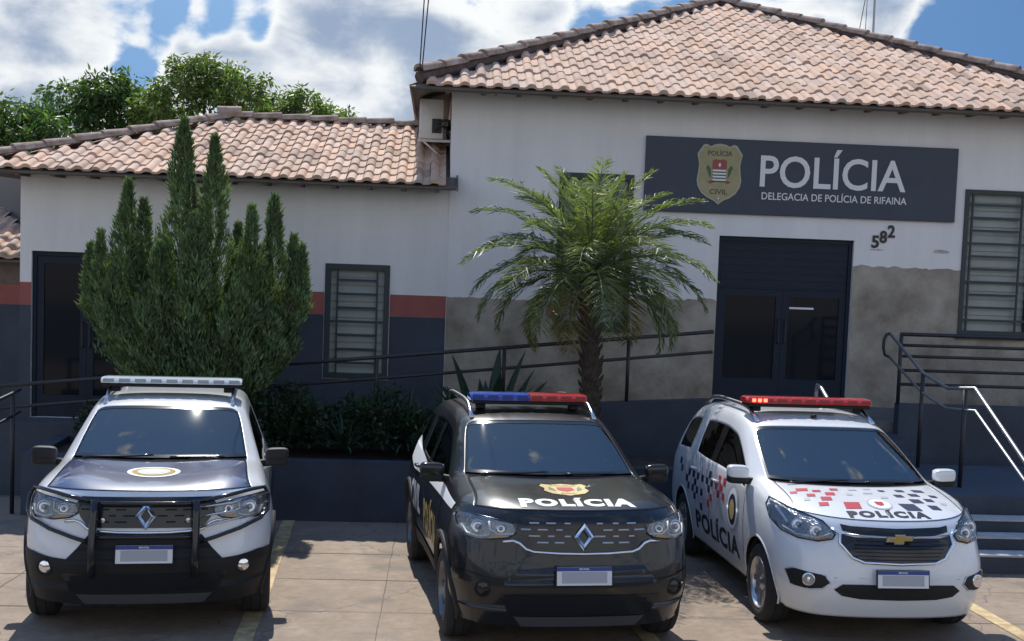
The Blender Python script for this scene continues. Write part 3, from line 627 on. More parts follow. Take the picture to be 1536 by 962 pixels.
def tones(n, lo=.6, hi=1.4, hue=.12):
    t = rng.uniform(lo, hi, (n, 1)); h = rng.normal(0, hue, (n, 1)); return np.clip(np.hstack([t*(1+h), t, t*(1-h*.6)]), 0, 4)
# ---- cypress with many spires
M_cyp = leaf_mat('cypress_leaf', (.125, .185, .085), rough=.65, transl=.25, spec=.2)
cy = thing('cypress_tree', 'tall dark green cypress of many upright spires in the planter by the wing', 'tree', (-2.75, -2.1, .6))
spires = [(-.17, .0, 3.69, .25), (.20, -.1, 3.5, .22), (-.81, .05, 2.97, .21), (-.64, .12, 2.74, .19), (.88, .0, 2.84, .20), (.64, -.15, 2.70, .20), (-1.07, -.1, 2.36, .15),
          (-1.24, .1, 2.2, .15), (1.10, .1, 2.38, .17), (1.22, -.05, 2.27, .14), (.42, .3, 2.5, .2), (-.36, -.3, 2.25, .22), (.05, -.4, 2.6, .26), (-.42, .3, 2.35, .18), (.75, .3, 2.1, .22), (-.88, -.3, 1.9, .24), (.55, -.42, 1.9, .3), (-.5, -.4, 1.7, .3), (.1, .3, 1.9, .32), (.9, -.3, 1.5, .26), (1.05, .1, 1.5, .2)]
Vs, Fs, Ts = [], [], []; k = 0
for (tx, ty, tz, rad) in spires:
    nl = int(7000*rad/.25*(tz/3)); t = rng.random(nl)**.85; 
    a = rng.uniform(0, 2*np.pi, nl); env = rad*np.minimum(1, (1-t)/.5)**.75*np.minimum(1, .55+1.3*t)+.004
    lob = 1+.32*np.sin(3*a+7*t*3+tx*9)+.3*np.sin(23*t+2*a+tx*5)
    r = env*lob*rng.uniform(.35, 1.05, nl)**.6
    ax = np.stack([tx*np.minimum(1, t*1.5)**.8, ty*np.minimum(1, t*1.5), .1+(tz-.1)*t], 1)
    P = ax+np.stack([np.cos(a)*r, np.sin(a)*r, np.zeros(nl)], 1)
    out = np.stack([np.cos(a), np.sin(a), np.zeros(nl)], 1)
    D = unit(out*rng.uniform(.15, .55, (nl, 1))+np.array([[0, 0, 1.]])+rng.normal(0, .26, (nl, 3))+np.array([[tx*.18, 0, 0]]))
    V, F = leaves(P, D, rng.uniform(.05, .14, nl)*(1-.2*t), rng.uniform(.013, .028, nl), .03)
    cl = .75+.5*(np.sin(P[:, 0]*14+P[:, 2]*9)*np.sin(P[:, 2]*13+P[:, 1]*11)*.5+.5)
    Vs.append(V); Fs.append(F+k); k += len(V); Ts.append(tones(nl, .6, 1.3, .1)*cl[:, None])
np_mesh('crown', np.vstack(Vs), np.vstack(Fs), M_cyp, cy, fcol=np.vstack(Ts))
mb = MB(); mb.tube([(0, 0, -.05), (.02, 0, .5), (0, 0, 1.8), (-.05, 0, 3.0)], [.11, .09, .06, .02], 10)
for (tx, ty, tz, rad) in spires[2:10]: mb.tube([(0, 0, .1), (tx*.6, ty*.6, .8), (tx, ty, tz*.8)], [.05, .035, .012], 6)
mb.build('trunk', M_bark, cy, smooth=True)
# ---- date palm
M_palm = leaf_mat('palm_leaf', (.135, .17, .065), rough=.48, transl=.4, spec=.38)
M_rach = mat('palm_stalk', (.12, .15, .06), rough=.5)
pm = thing('palm_tree', 'small feather palm with arching fronds and dark trunk in front of the sign', 'tree', (1.93, -2.2, .55))
mb = MB(); prof = []
pts, rad = [], []
for i in range(60):
    f = i/59; pts.append((.02*math.sin(f*5)-.05*f, 0, f*2.15)); rad.append((.066+.038*math.sin(min(1, f*1.15)*math.pi)**1.5+.025*(f > .75))*(1+.10*((i % 4)/3-.5)))
mb.tube(pts, rad, 16)
for i in range(110):
    f = .12+.88*i/110; a = i*2.4; r = .07+.034*math.sin(min(1, f*1.15)*math.pi)**1.5; p = Vector((.02*math.sin(f*5)-.05*f, 0, f*2.15)); o = Vector((math.cos(a), math.sin(a), 0))
    L = .05+.10*f; mb.tube([p+o*r*.8, p+o*(r+.03)+Vector((0, 0, L*.6)), p+o*(r+.035+.03*f)+Vector((0, 0, L*1.1))], [.03, .022, .008], 5)
mb.build('trunk', mat('palm_trunk', (.062, .048, .036), rough=.95, var=.45, vscale=14, bump=1, bscale=30), pm, auto=50)
Vs, Fs, Ts, k = [], [], [], 0; stalk = MB()
cr = np.array([-.05, 0, 2.15]); nf = 52
for i in range(nf):
    f = i/(nf-1); az = i*2.39996+rng.normal(0, .12); el = R(88)-R(98)*f**.85+rng.normal(0, .05); L = (1.15+.5*math.sin(math.pi*min(1, .25+f*.75)))*rng.uniform(.9, 1.08)*(.78 if f < .22 else 1)
    n = 16; p = cr+np.array([math.cos(az)*.08, math.sin(az)*.08, .15-.25*f]); e = el; pth = [p.copy()]; dirs = []
    for s in range(n):
        d = np.array([math.cos(az)*math.cos(e), math.sin(az)*math.cos(e), math.sin(e)]); dirs.append(d); p = p+d*L/n; pth.append(p.copy()); e -= (.022+.05*f+(.05+.06*f)*(s/n))*(1 if el > -.2 else .5)
    stalk.tube([tuple(q) for q in pth[::3]+[pth[-1]]], [.014-.011*j/5 for j in range(len(pth[::3])+1)][:len(pth[::3])+1], 5)
    dry = f > .93 and rng.random() < .5
    nl = 56
    for sgn in (-1, 1):
        tt = np.linspace(.10, 1, nl)+rng.normal(0, .006, nl); tt = np.clip(tt, .05, .999)
        idx = np.minimum((tt*n).astype(int), n-1); fr = (tt*n-idx)[:, None]; PT = np.array(pth); P = PT[idx]*(1-fr)+PT[idx+1]*fr
        D0 = np.array(dirs)[idx]; up0 = np.array([-math.cos(az)*np.sin(el), -math.sin(az)*np.sin(el), math.cos(el)]); sd_ = np.cross(D0, np.array([math.cos(az+1.57), math.sin(az+1.57), 0.])); side = np.array([[-math.sin(az), math.cos(az), 0]])*sgn
        D = unit(D0*.75+side*.8+sd_*-.0+np.array([[0, 0, 1.]])*rng.uniform(-.05, .32, (nl, 1))+rng.normal(0, .07, (nl, 3)))
        ll = (.34*np.sin(np.pi*np.clip(.22+tt*.72, 0, 1))**.8+.03)*rng.uniform(.85, 1.1, nl)
        V, F = leaves(P, D, ll, np.full(nl, .0165), .13, .42)
        Vs.append(V); Fs.append(F+k); k += len(V)
        T = tones(nl, .7, 1.25, .06)*(1.35-.55*f); 
        if dry: T = T*np.array([[1.9, 1.2, .7]])
        Ts.append(T)
np_mesh('crown', np.vstack(Vs), np.vstack(Fs), M_palm, pm, fcol=np.vstack(Ts))
stalk.build('frond_stalks', M_rach, pm, smooth=True)
# ---- broad blades beside the palm, strappy clumps in the planter
M_blade = leaf_mat('blade_leaf', (.02, .042, .022), rough=.5, transl=.15, spec=.3)
def blades(name, label, cat, loc, n, Lr, Wr, spread, group=None, arch=.5, m=None):
    t = thing(name, label, cat, loc, group=group); Vs, Fs, Ts, k = [], [], [], 0
    for i in range(n):
        az = i*2.39996+rng.normal(0, .3); ln = rng.uniform(*Lr); wd = rng.uniform(*Wr); e = R(90)-spread*(rng.random()**.7); p = np.array([math.cos(az)*.05, math.sin(az)*.05, 0.]); s_ = np.array([-math.sin(az), math.cos(az), 0]); seg = 9
        rows = []
        for j in range(seg+1):
            f = j/seg; w = wd*(.35+.65*math.sin(math.pi*min(1, .12+f*.6)))*(1-f**3.2)+.002; d = np.array([math.cos(az)*math.cos(e), math.sin(az)*math.cos(e), math.sin(e)]); nrm = np.cross(s_, d)
            rows += [p-s_*w/2+nrm*w*.18, p, p+s_*w/2+nrm*w*.18]; p = p+d*ln/seg; e -= arch*f*.22
        V = np.array(rows); F = [(j*3+c, j*3+c+1, j*3+c+4, j*3+c+3) for j in range(seg) for c in range(2)]
        Vs.append(V); Fs.append(np.array(F)+k); k += len(V); Ts.append(np.repeat(tones(1, .7, 1.5, .1), len(F), 0))
    np_mesh('foliage', np.vstack(Vs), np.vstack(Fs), m or M_blade, t, True, fcol=np.vstack(Ts)); return t
blades('broadleaf_plant', 'dark plant with broad upright blade leaves left of the palm', 'plant', (.72, -2.0, .58), 30, (.8, 1.25), (.14, .22), R(62), arch=.3)
for x, y, n, lab in ((-1.62, -2.2, 46, 'arching strap-leaved plant in the planter beside the cypress'), (-.95, -2.35, 34, 'low strap-leaved clump in the middle of the planter'), (-.25, -2.1, 52, 'taller strap-leaved plant in the planter beside the black car')):
    blades('strap_plant', lab, 'plant', (x, y, .58), n, (.45, .85) if n > 40 else (.3, .5), (.025, .045), R(80), 'strap-leaved plants in the planter', arch=1.1)
# small bushes between them
M_bush = leaf_mat('bush_leaf', (.024, .048, .022), rough=.55, transl=.2)
def bush(loc, rad, n, label):
    t = thing('shrub', label, 'shrub', loc, group='low shrubs in the planter'); d = unit(rng.normal(size=(n, 3))); d[:, 2] = abs(d[:, 2]); r = rad*rng.uniform(.3, 1, (n, 1))**.5*(1+.25*np.sin(d[:, :1]*7+d[:, 1:2]*5))
    P = d*r*np.array([[1, .8, .9]]); D = unit(d+rng.normal(0, .6, (n, 3))); V, F = leaves(P, D, rng.uniform(.05, .1, n), rng.uniform(.025, .045, n), .05)
    np_mesh('foliage', V, F, M_bush, t, fcol=tones(n, .5, 1.6, .15))
    mb = MB()
    for i in range(6): a = i*1.05; mb.tube([(0, 0, 0), (math.cos(a)*rad*.4, math.sin(a)*rad*.4, rad*.7)], [.012, .004], 5)
    mb.build('stem', M_bark, t)
bush((-1.25, -1.9, .58), .34, 1500, 'rounded small-leaved shrub under the wing window'); bush((.1, -2.4, .58), .26, 1000, 'small shrub at the foot of the broad-bladed plant'); bush((-3.7, -2.1, .58), .4, 1800, 'small-leaved shrub left of the cypress'); bush((-1.75, -1.95, .58), .62, 4200, 'large dark shrub right of the cypress'); bush((-.55, -1.9, .58), .6, 4200, 'large dark shrub left of the broad-bladed plant'); bush((.55, -1.85, .58), .5, 2600, 'dark shrub behind the black car beside the palm')
# ---- trees behind the wing
M_far = leaf_mat('tree_leaf', (.08, .14, .045), rough=.5, transl=.4); M_far2 = leaf_mat('tree_leaf_pale', (.13, .185, .055), rough=.5, transl=.42)
def tree(loc, H, crown, n, m, label, lsz=.26, lean=.0, droop=.35):
    t = thing('tree', label, 'tree', loc, group='trees beyond the roof'); Vs, Fs, Ts, k = [], [], [], 0; mb = MB()
    mb.tube([(0, 0, 0), (.1, 0, H*.3), (lean*.5, 0, H*.62)], [.28, .22, .12], 10)
    for (cx, cz, cr_) in crown:
        cyy = rng.uniform(-1.2, .6); mb.tube([(0, 0, H*.28), (cx*.5, cyy*.5, H*.5), (cx, cyy, cz)], [.14, .08, .03], 6)
        nc = int(26*cr_**2)+8; dirs_ = unit(rng.normal(size=(nc, 3))); cen = np.array([cx, cyy, cz])+dirs_*cr_*rng.uniform(.35, 1, (nc, 1))*np.array([[1, .9, .8]])
        for c in cen:
            q = int(n/len(crown)/nc); rr = rng.uniform(.28, .55)*(.6+.4*cr_)*.75; d = unit(rng.normal(size=(q, 3))); P = c+d*rr*rng.uniform(.1, 1, (q, 1))*np.array([[1, 1, .8]])
            D = unit(d*.8+rng.normal(0, .5, (q, 3))+np.array([[0, 0, -droop]])); V, F = leaves(P, D, rng.uniform(.6, 1.2, q)*lsz, rng.uniform(.7, 1.2, q)*lsz*.32, .06)
            Vs.append(V); Fs.append(F+k); k += len(V); Ts.append(tones(q, .65, 1.35, .08)*rng.uniform(.7, 1.3))
    np_mesh('crown', np.vstack(Vs), np.vstack(Fs), m, t, fcol=np.vstack(Ts)); mb.build('trunk', M_bark, t, smooth=True); return t
tree((-15.6, 24, 0), 7.4, [(-1.2, 5.4, 1.4), (.4, 6.0, 1.3), (1.6, 5.6, 1.4), (.6, 4.6, 1.4)], 9000, M_far, 'dark tree cut by the left edge of the view')
tree((-13.2, 23, .1), 7.4, [(-1.6, 5.2, 1.4), (-.4, 6.0, 1.2), (.9, 5.6, 1.3), (1.7, 4.6, 1.3)], 9000, M_far, 'dark leafy tree behind the roof at the left edge')
tree((-10.9, 24.5, .3), 8, [(-.9, 6.4, 1.25), (.2, 7.0, 1.15), (1.1, 6.2, 1.3), (0, 5.0, 1.4)], 9000, M_far, 'dark round-crowned tree behind the wing roof')
tree((-7.6, 24, .5), 8.4, [(-1.2, 6.5, 1.2), (.1, 7.4, 1.1), (1.1, 7.0, 1.1), (1.9, 6.0, 1.2), (0, 5.3, 1.5)], 11000, M_far2, 'tall bright green tree behind the wing roof ridge', lsz=.24)
tree((-4.6, 24.6, 1.0), 7.2, [(-.9, 5.9, 1.05), (.2, 6.0, 1.0), (1.2, 5.6, .95), (.2, 4.6, 1.2)], 8000, M_far2, 'lower pale green tree behind the right end of the wing roof', lsz=.22)
# ---------------------------------------------------------------- vehicles
def glass_mat(name, tint, ior=1.6, rough=.015):
    m = bpy.data.materials.new(name); m.use_nodes = True; t = m.node_tree; L = t.links.new; t.nodes.remove(t.nodes['Principled BSDF'])
    tr = N(t, 'ShaderNodeBsdfTransparent'); tr.inputs[0].default_value = (*tint, 1); gl = N(t, 'ShaderNodeBsdfGlossy', inp={'Roughness': rough})
    fr = N(t, 'ShaderNodeFresnel', inp={'IOR': ior}); x = N(t, 'ShaderNodeMixShader'); L(fr.outputs[0], x.inputs[0]); L(tr.outputs[0], x.inputs[1]); L(gl.outputs[0], x.inputs[2])
    L(x.outputs[0], t.nodes['Material Output'].inputs[0]); return m
M_ws = glass_mat('windscreen_glass', (.55, .6, .61), 2.7, .025); M_sg = glass_mat('tinted_glass', (.035, .04, .042), 1.6); M_clear = glass_mat('lamp_cover', (.9, .92, .93), 1.5)
paint = lambda name, col, var=.03: mat(name, col, rough=.32, coat=1, spec=.5, crough=.045, var=var, vscale=2.5)
P_white = mat('white_car_paint', (.66, .67, .68), rough=.32, coat=1, spec=.5, crough=.07, var=.03, vscale=2.5); P_blue = paint('blue_car_paint', (.008, .022, .10)); P_black = mat('black_car_paint', (.009, .01, .012), rough=.3, coat=.55, spec=.3, crough=.04, var=.1, vscale=2.5)
M_plast = mat('black_plastic', (.013, .0135, .0145), rough=.6, spec=.3, var=.15, vscale=15, bump=.15, bscale=200); M_gloss = mat('gloss_black', (.012, .012, .014), rough=.15)
M_chr = mat('chrome', (.75, .76, .78), rough=.12, metal=1); M_sat = mat('satin_metal', (.55, .56, .58), rough=.28, metal=1)
M_tyre = mat('tyre_rubber', (.022, .022, .023), rough=.85, var=.25, vscale=12); M_rim = mat('rim_alloy', (.46, .47, .49), rough=.3, metal=.9); M_dark = mat('cabin_dark', (.018, .018, .02), rough=.8)
M_lamph = mat('lamp_housing', (.34, .36, .38), rough=.2, metal=.9, bump=1, bscale=16); M_lamp = mat('lamp_reflector', (.8, .82, .85), rough=.08, metal=1); M_lampb = mat('lamp_bowl', (.62, .64, .67), rough=.25, metal=.9)
M_drl = mat('lamp_strip', (.8, .82, .85), rough=.3)
M_amber = mat('amber_lens', (.6, .3, .06), rough=.2); M_redl = mat('tail_lens', (.35, .012, .012), rough=.15, coat=1)
M_plate = mat('plate_white', (.66, .67, .68), rough=.5); M_pblue = mat('plate_blue', (.02, .045, .22), rough=.4); M_pgrey = mat('plate_grey', (.36, .37, .41), rough=.6)
M_dwhite = mat('decal_white', (.74, .74, .73), rough=.4); M_dblack = mat('decal_black', (.016, .017, .02), rough=.4); M_dyel = mat('decal_gold', (.50, .36, .12), rough=.5); M_dred = mat('decal_red', (.42, .03, .045), rough=.4)
M_dnavy = mat('decal_navy', (.016, .022, .06), rough=.4); M_dgrey = mat('decal_grey', (.40, .41, .43), rough=.4); M_gold_e = mat('emblem_gold', (.55, .40, .14), rough=.25, metal=.7)
M_bluel = mat('blue_lens', (.015, .055, .36), rough=.12, coat=1); M_redbar = mat('red_lens', (.52, .03, .025), rough=.14, coat=1); M_whitel = mat('clear_lens', (.66, .70, .70), rough=.1, coat=1)
M_frit = mat('frit_black', (.012, .013, .015), rough=.12, spec=.6)
M_led = mat('lit_led', (1, .1, .05), rough=.3, emit=((1, .06, .03), 9)); M_paper = mat('dash_paper', (.75, .78, .8), rough=.7)

class Car:
    def __init__(s, spec):
        s.sp = spec; s.yc = spec['L']/2; s.shell()
    # ---- body cage -> dense shell -> parts by panel
    def shell(s):
        sp = s.sp; T = sp['top']; nT = len(T); J = 8
        cage = {}; vs = []; fs = []; pm = []
        def vid(p):
            k = (round(p[0], 4), round(p[1], 4), round(p[2], 4))
            if k not in cage: cage[k] = len(vs); vs.append(Vector(k))
            return cage[k]
        names = []
        def pid(n):
            if n not in names: names.append(n)
            return names.index(n)
        for r in range(nT-1):
            for c in range(4):
                q = (T[r][c], T[r][c+1], T[r+1][c+1], T[r+1][c]); n = sp['part_top'](r, c)
                for sg in (1, -1):
                    ids = [vid((p[0]*sg, p[1], p[2])) for p in q]
                    fs.append(ids if sg > 0 else ids[::-1]); pm.append(pid(n))
        G = sp['side'](T); s.G = G
        for k in range(len(G)-1):
            for j in range(J-1):
                q = (G[k][j], G[k+1][j], G[k+1][j+1], G[k][j+1]); n = sp['part_side'](k, j)
                for sg in (1, -1):
                    ids = [vid((p[0]*sg, p[1], p[2])) for p in q]
                    if len(set(ids)) < 3: continue
                    fs.append(ids if sg < 0 else ids[::-1]); pm.append(pid(n+('_l' if sg > 0 else '_r') if n.startswith(('side_window', 'pillar')) else n))
        me = bpy.data.meshes.new('cage'); me.from_pydata(vs, [], fs); me.update()
        for i, p in enumerate(me.polygons): p.material_index = pm[i]
        for i in range(len(names)): me.materials.append(None)
        bm = bmesh.new(); bm.from_mesh(me); bmesh.ops.recalc_face_normals(bm, faces=bm.faces)
        cl = bm.edges.layers.float.new('crease_edge')
        for e in bm.edges:
            k = {names[f.material_index] for f in e.link_faces}
            if len(k) > 1: e[cl] = .25
            if any(n in ('windshield', 'cowl') for n in k) and len(k) > 1: e[cl] = .6
        key = lambda p: (round(p[0], 4), round(p[1], 4), round(p[2], 4))
        K7 = {key((q[0]*sg, q[1], q[2])) for q in T[7] for sg in (1, -1)}; K2 = {key((g[j][0]*sg, g[j][1], g[j][2])) for g in G[:4] for j in (1,) for sg in (1, -1)}; KS = [{key((q[0]*sg, q[1], q[2])) for q in T[r] for sg in (1, -1)} for r in (2, 3)]
        for e in bm.edges:
            a, b = key(e.verts[0].co), key(e.verts[1].co)
            if a in K7 and b in K7: e[cl] = max(e[cl], .55)
            if a in K2 and b in K2: e[cl] = max(e[cl], .3)
            for kk in KS:
                if a in kk and b in kk: e[cl] = max(e[cl], .3)
        bm.to_mesh(me); bm.free()
        o = bpy.data.objects.new('cage', me); C.objects.link(o); md = o.modifiers.new('s', 'SUBSURF'); md.levels = 3; md.render_levels = 3
        dg = bpy.context.evaluated_depsgraph_get(); dg.update(); ev = o.evaluated_get(dg); em = bpy.data.meshes.new_from_object(ev); bpy.data.objects.remove(o)
        s.bvh0 = BVHTree.FromPolygons([v.co.copy() for v in em.vertices], [list(p.vertices) for p in em.polygons])
        # wheel arches
        bm = bmesh.new(); bm.from_mesh(em); W_ = sp['wheels']; Ra = sp['arch']
        def inside(p, grow=0): return any(abs(p.x) > .52 and (p.y-wy)**2+(p.z-sp['wr'])**2 < (Ra+grow)**2 for wy in W_) and p.z < sp['wr']+Ra+.1
        kill = [f for f in bm.faces if inside(f.calc_center_median())]
        bmesh.ops.delete(bm, geom=kill, context='FACES')
        for v in bm.verts:
            if v.is_boundary and abs(v.co.x) > .52 and v.co.z > .2:
                for wy in W_:
                    d = Vector((v.co.y-wy, v.co.z-sp['wr'])); 
                    if d.length < Ra+.07 and d.length > Ra-.07: d = d.normalized()*Ra; v.co.y, v.co.z = wy+d.x, sp['wr']+d.y
        bm.to_mesh(em); bm.free()
        s.names = names; s.em = em
        V = np.array([v.co for v in em.vertices]); s.V = V
        s.bvh = BVHTree.FromPolygons([v.co.copy() for v in em.vertices], [list(p.vertices) for p in em.polygons])
    def tocar(s, me):
        for v in me.vertices: v.co.y -= s.yc
        return me
    def ob(s, name, mb, m, parent=None, smooth=False, auto=None):
        me = mb.mesh(name) if isinstance(mb, MB) else mb
        s.tocar(me); o = link(name, me, m, parent or s.root)
        if smooth or auto:
            me.polygons.foreach_set('use_smooth', [True]*len(me.polygons))
            if auto: me.set_sharp_from_angle(angle=R(auto))
        return o
    def panel(s, key, name, m, parent=None, push=0, thick=.018):
        idx = s.names.index(key); em = s.em; em.update()
        nv = [v.normal.copy() for v in em.vertices]; mp_ = {}; vs = []; fs = []
        for p in em.polygons:
            if p.material_index != idx: continue
            f = []
            for v in p.vertices:
                if v not in mp_: mp_[v] = len(vs); vs.append(em.vertices[v].co+nv[v]*push)
                f.append(mp_[v])
            fs.append(f)
        me = bpy.data.meshes.new(name); me.from_pydata(vs, [], fs); me.update()
        s.tocar(me); o = link(name, me, m, parent or s.root, True)
        if isinstance(m, list) and thick:
            md = o.modifiers.new('thick', 'SOLIDIFY'); md.thickness = thick; md.offset = -1; md.material_offset = 1; md.material_offset_rim = 1
        return o
    # ---- shapes laid on the shell
    def hit(s, a, b, axis):
        o, d = {'y': (Vector((a, -2, b)), Vector((0, 1, 0))), 'z': (Vector((a, b, 4)), Vector((0, 0, -1))), 'x-': (Vector((-3, a, b)), Vector((1, 0, 0))), 'x+': (Vector((3, a, b)), Vector((-1, 0, 0))), 'yr': (Vector((a, 8, b)), Vector((0, -1, 0)))}[axis]
        loc, n, i, dist = s.bvh0.ray_cast(o, d)
        if loc is None or (axis == 'y' and loc.y > 1.2):
            q = Vector((a, .45, b)) if axis == 'y' else o+d*2
            loc, n, i, dist = s.bvh0.find_nearest(q)
        if n.dot(d) > 0: n = -n
        return loc, n
    def drape(s, me, axis, off, thick=0, res=.04):
        """flat mesh (coordinates of the axis plane) cut fine and laid on the shell"""
        bm = bmesh.new(); bm.from_mesh(me); bmesh.ops.remove_doubles(bm, verts=bm.verts, dist=1e-5); bmesh.ops.triangulate(bm, faces=bm.faces[:])
        co = np.array([v.co for v in bm.verts]); lo, hi = co.min(0), co.max(0)
        for ax in (0, 1):
            k = math.ceil((lo[ax]+1e-4)/res)
            while k*res < hi[ax]-1e-4:
                n = Vector((1, 0, 0) if ax == 0 else (0, 1, 0))
                bmesh.ops.bisect_plane(bm, geom=bm.verts[:]+bm.edges[:]+bm.faces[:], plane_co=n*(k*res), plane_no=n); k += 1
        for v in bm.verts:
            p, n = s.hit(v.co.x, v.co.y, axis); v.co = p+n*off
        bmesh.ops.recalc_face_normals(bm, faces=bm.faces)
        nrm = {}
        tgt = {'y': Vector((0, -1, 0)), 'z': Vector((0, 0, 1)), 'x-': Vector((-1, 0, 0)), 'x+': Vector((1, 0, 0)), 'yr': Vector((0, 1, 0))}[axis]
        if sum((f.normal.dot(tgt)*f.calc_area() for f in bm.faces)) < 0: bmesh.ops.reverse_faces(bm, faces=bm.faces[:])
        if thick:
            for v in bm.verts: v.normal_update()
            r = bmesh.ops.extrude_face_region(bm, geom=bm.faces[:]); 
            vv = [g for g in r['geom'] if isinstance(g, bmesh.types.BMVert)]
            for v in vv: v.co += tgt*.3*thick*0 + s.bvh0.find_nearest(v.co)[1]*0 - (tgt*-thick)
            bmesh.ops.delete(bm, geom=[], context='FACES') if False else None
            bmesh.ops.recalc_face_normals(bm, faces=bm.faces)
        out = bpy.data.meshes.new('d'); bm.to_mesh(out); bm.free(); return out
    def poly(s, pts, axis, off=.003, thick=0, res=.04):
        me = bpy.data.meshes.new('p'); P = [[Vector((a, b, 0)) for a, b in pts]]
        me.from_pydata(P[0], [], [tuple(t) for t in tessellate_polygon(P)]); return s.drape(me, axis, off, thick, res)
    def polys(s, lst, axis, off=.003, res=.06):
        me = bpy.data.meshes.new('p'); vs = []; fs = []
        for pts in lst:
            P = [[Vector((a, b, 0)) for a, b in pts]]; k = len(vs); vs += P[0]; fs += [tuple(i+k for i in t) for t in tessellate_polygon(P)]
        me.from_pydata(vs, [], fs); return s.drape(me, axis, off, 0, res)
    def text(s, txt, cx, cy, w, h, axis, m, off=.003, bold=.03, flipx=False, parent=None, name='lettering', space=1.12):
        me = fit_text(text_mesh(txt, 1, bold, space=space), w, h)
        for v in me.vertices: v.co = Vector((cx+(-v.co.x if flipx else v.co.x), cy+v.co.y, 0))
        return s.ob(name, s.drape(me, axis, off, 0, .05), m, parent, True)
    def line(s, pts, axis, off): return [s.hit(a, b, axis)[0]+s.hit(a, b, axis)[1]*off for a, b in pts]
    # ---- common parts
    def wheel(s, x, y, sg, style):
        sp = s.sp; r = sp['wr']; w = .205 if r < .34 else .215; Mx = Matrix.Translation((x, y, r)) @ Matrix.Rotation(R(90)*sg, 4, 'Y')
        e = bpy.data.objects.new('wheel', None); C.objects.link(e); e.parent = s.root; e.location = (x, y-s.yc, r); e.rotation_euler = (0, R(90)*sg, 0); e.empty_display_size = .1
        I4 = Matrix.Identity(4); rr = r*.66
        MB().lathe([(rr-.01, -w/2+.01), (rr+.012, -w/2), (r-.055, -w/2-.004), (r-.02, -w/2+.012), (r-.004, -w/2+.04), (r, -w*.2), (r-.006, -w*.19), (r-.006, -w*.15), (r, -w*.14), (r, w*.14), (r-.006, w*.15), (r-.006, w*.19), (r, w*.2), (r-.004, w/2-.04), (r-.02, w/2-.012), (r-.055, w/2+.004), (rr+.012, w/2), (rr-.01, w/2-.01)], I4, 48).build('tyre', M_tyre, e, auto=35)
        mb = MB(); mb.lathe([(rr+.004, w/2-.012), (rr-.008, w/2-.002), (rr-.022, w/2-.02), (rr-.03, w/2-.05), (rr-.035, -w/2+.02)], I4, 48)
        mb.lathe([(0, w/2-.018), (.035, w/2-.018), (.05, w/2-.03), (.075, w/2-.045), (.075, w/2-.09)], I4, 24)
        for i in range(5):
            for dd in (-.14, .14):
                a = i*2*math.pi/5+dd; b = i*2*math.pi/5+dd*2.1; c0 = Vector((math.cos(a)*.06, math.sin(a)*.06, w/2-.04)); c1 = Vector((math.cos(b)*(rr-.02), math.sin(b)*(rr-.02), w/2-.03)); d = (c1-c0).normalized(); q = Vector((-d.y, d.x, 0))
                mb.add([c0-q*.02, c0+q*.02, c1+q*.026, c1-q*.026, c0-q*.024+Vector((0, 0, -.03)), c0+q*.024+Vector((0, 0, -.03)), c1+q*.03+Vector((0, 0, -.03)), c1-q*.03+Vector((0, 0, -.03))], [(0, 1, 2, 3), (0, 4, 5, 1), (1, 5, 6, 2), (2, 6, 7, 3), (3, 7, 4, 0)])
        mb.build('rim', M_rim if style else mat('rim_dark', (.16, .165, .17), rough=.35, metal=.8), e, auto=35)
        MB().lathe([(0, .01), (.13, .01), (.13, -.02), (rr-.04, -.03)], I4, 32).build('brake_disc', M_dark, e)
    def lamp(s, polyp, lenses, strips, name='headlight', sg=1, amber=None):
        P = [(x*sg, z) for x, z in polyp]
        h = s.ob(name, s.poly(P, 'y', .004, 0, .03), M_lamph, None, True)
        for (x, z, r) in lenses:
            p, n = s.hit(x*sg, z, 'y'); n = (n+Vector((0, -1.2, 0))).normalized(); Mx = Matrix.Translation(p+n*.006) @ n.to_track_quat('Z', 'Y').to_matrix().to_4x4()
            s.ob('bulb', MB().lathe([(r, 0), (r*1.02, .012), (r*.9, .014), (r*.82, .006), (r*.5, .003), (.001, .009)], Mx, 24), M_lampb, h, auto=50)
            s.ob('lens', MB().lathe([(r*.42, .008), (r*.36, .018), (r*.2, .024), (.001, .025)], Mx, 20), M_lamph, h, True)
        for st in strips:
            s.ob('light_strip', MB().tube(s.line([(x*sg, z) for x, z in st[0]], 'y', .01), st[1], 8), M_drl, h, True)
        if amber:
            s.ob('indicator', s.poly([(x*sg, z) for x, z in amber], 'y', .008, 0, .03), M_amber, h, True)
        s.ob('cover', s.poly(P, 'y', .021, 0, .03), M_clear, h, True)
        s.ob('rim_line', MB().tube(s.line([(x*sg, z) for x, z in polyp+polyp[:1]], 'y', .008), .006, 6), M_gloss, h, True)
        return h
    def plate(s, z, y):
        p = bpy.data.objects.new('license_plate', None); C.objects.link(p); p.parent = s.root; p.location = (0, y-s.yc, z); p.rotation_euler = (R(-6), 0, 0)
        MB().rbox(-.21, .21, -.006, .006, -.075, .07, .004, 2).build('plate_frame', M_plast, p)
        MB().box(-.2, .2, -.0085, -.006, -.065, .065).build('plate_face', M_plate, p)
        MB().box(-.2, .2, -.0098, -.0086, .035, .064).build('blue_band', M_pblue, p)
        MB().rbox(-.165, .165, -.0100, -.0087, -.05, .03, .0006, 1).build('blank_panel', M_pgrey, p)
        o = link('lettering', fit_text(text_mesh('BRASIL', 1, .02), .075, .014), M_plate, p); o.rotation_euler = (R(90), 0, 0); o.location = (0, -.0101, .05)
        return p
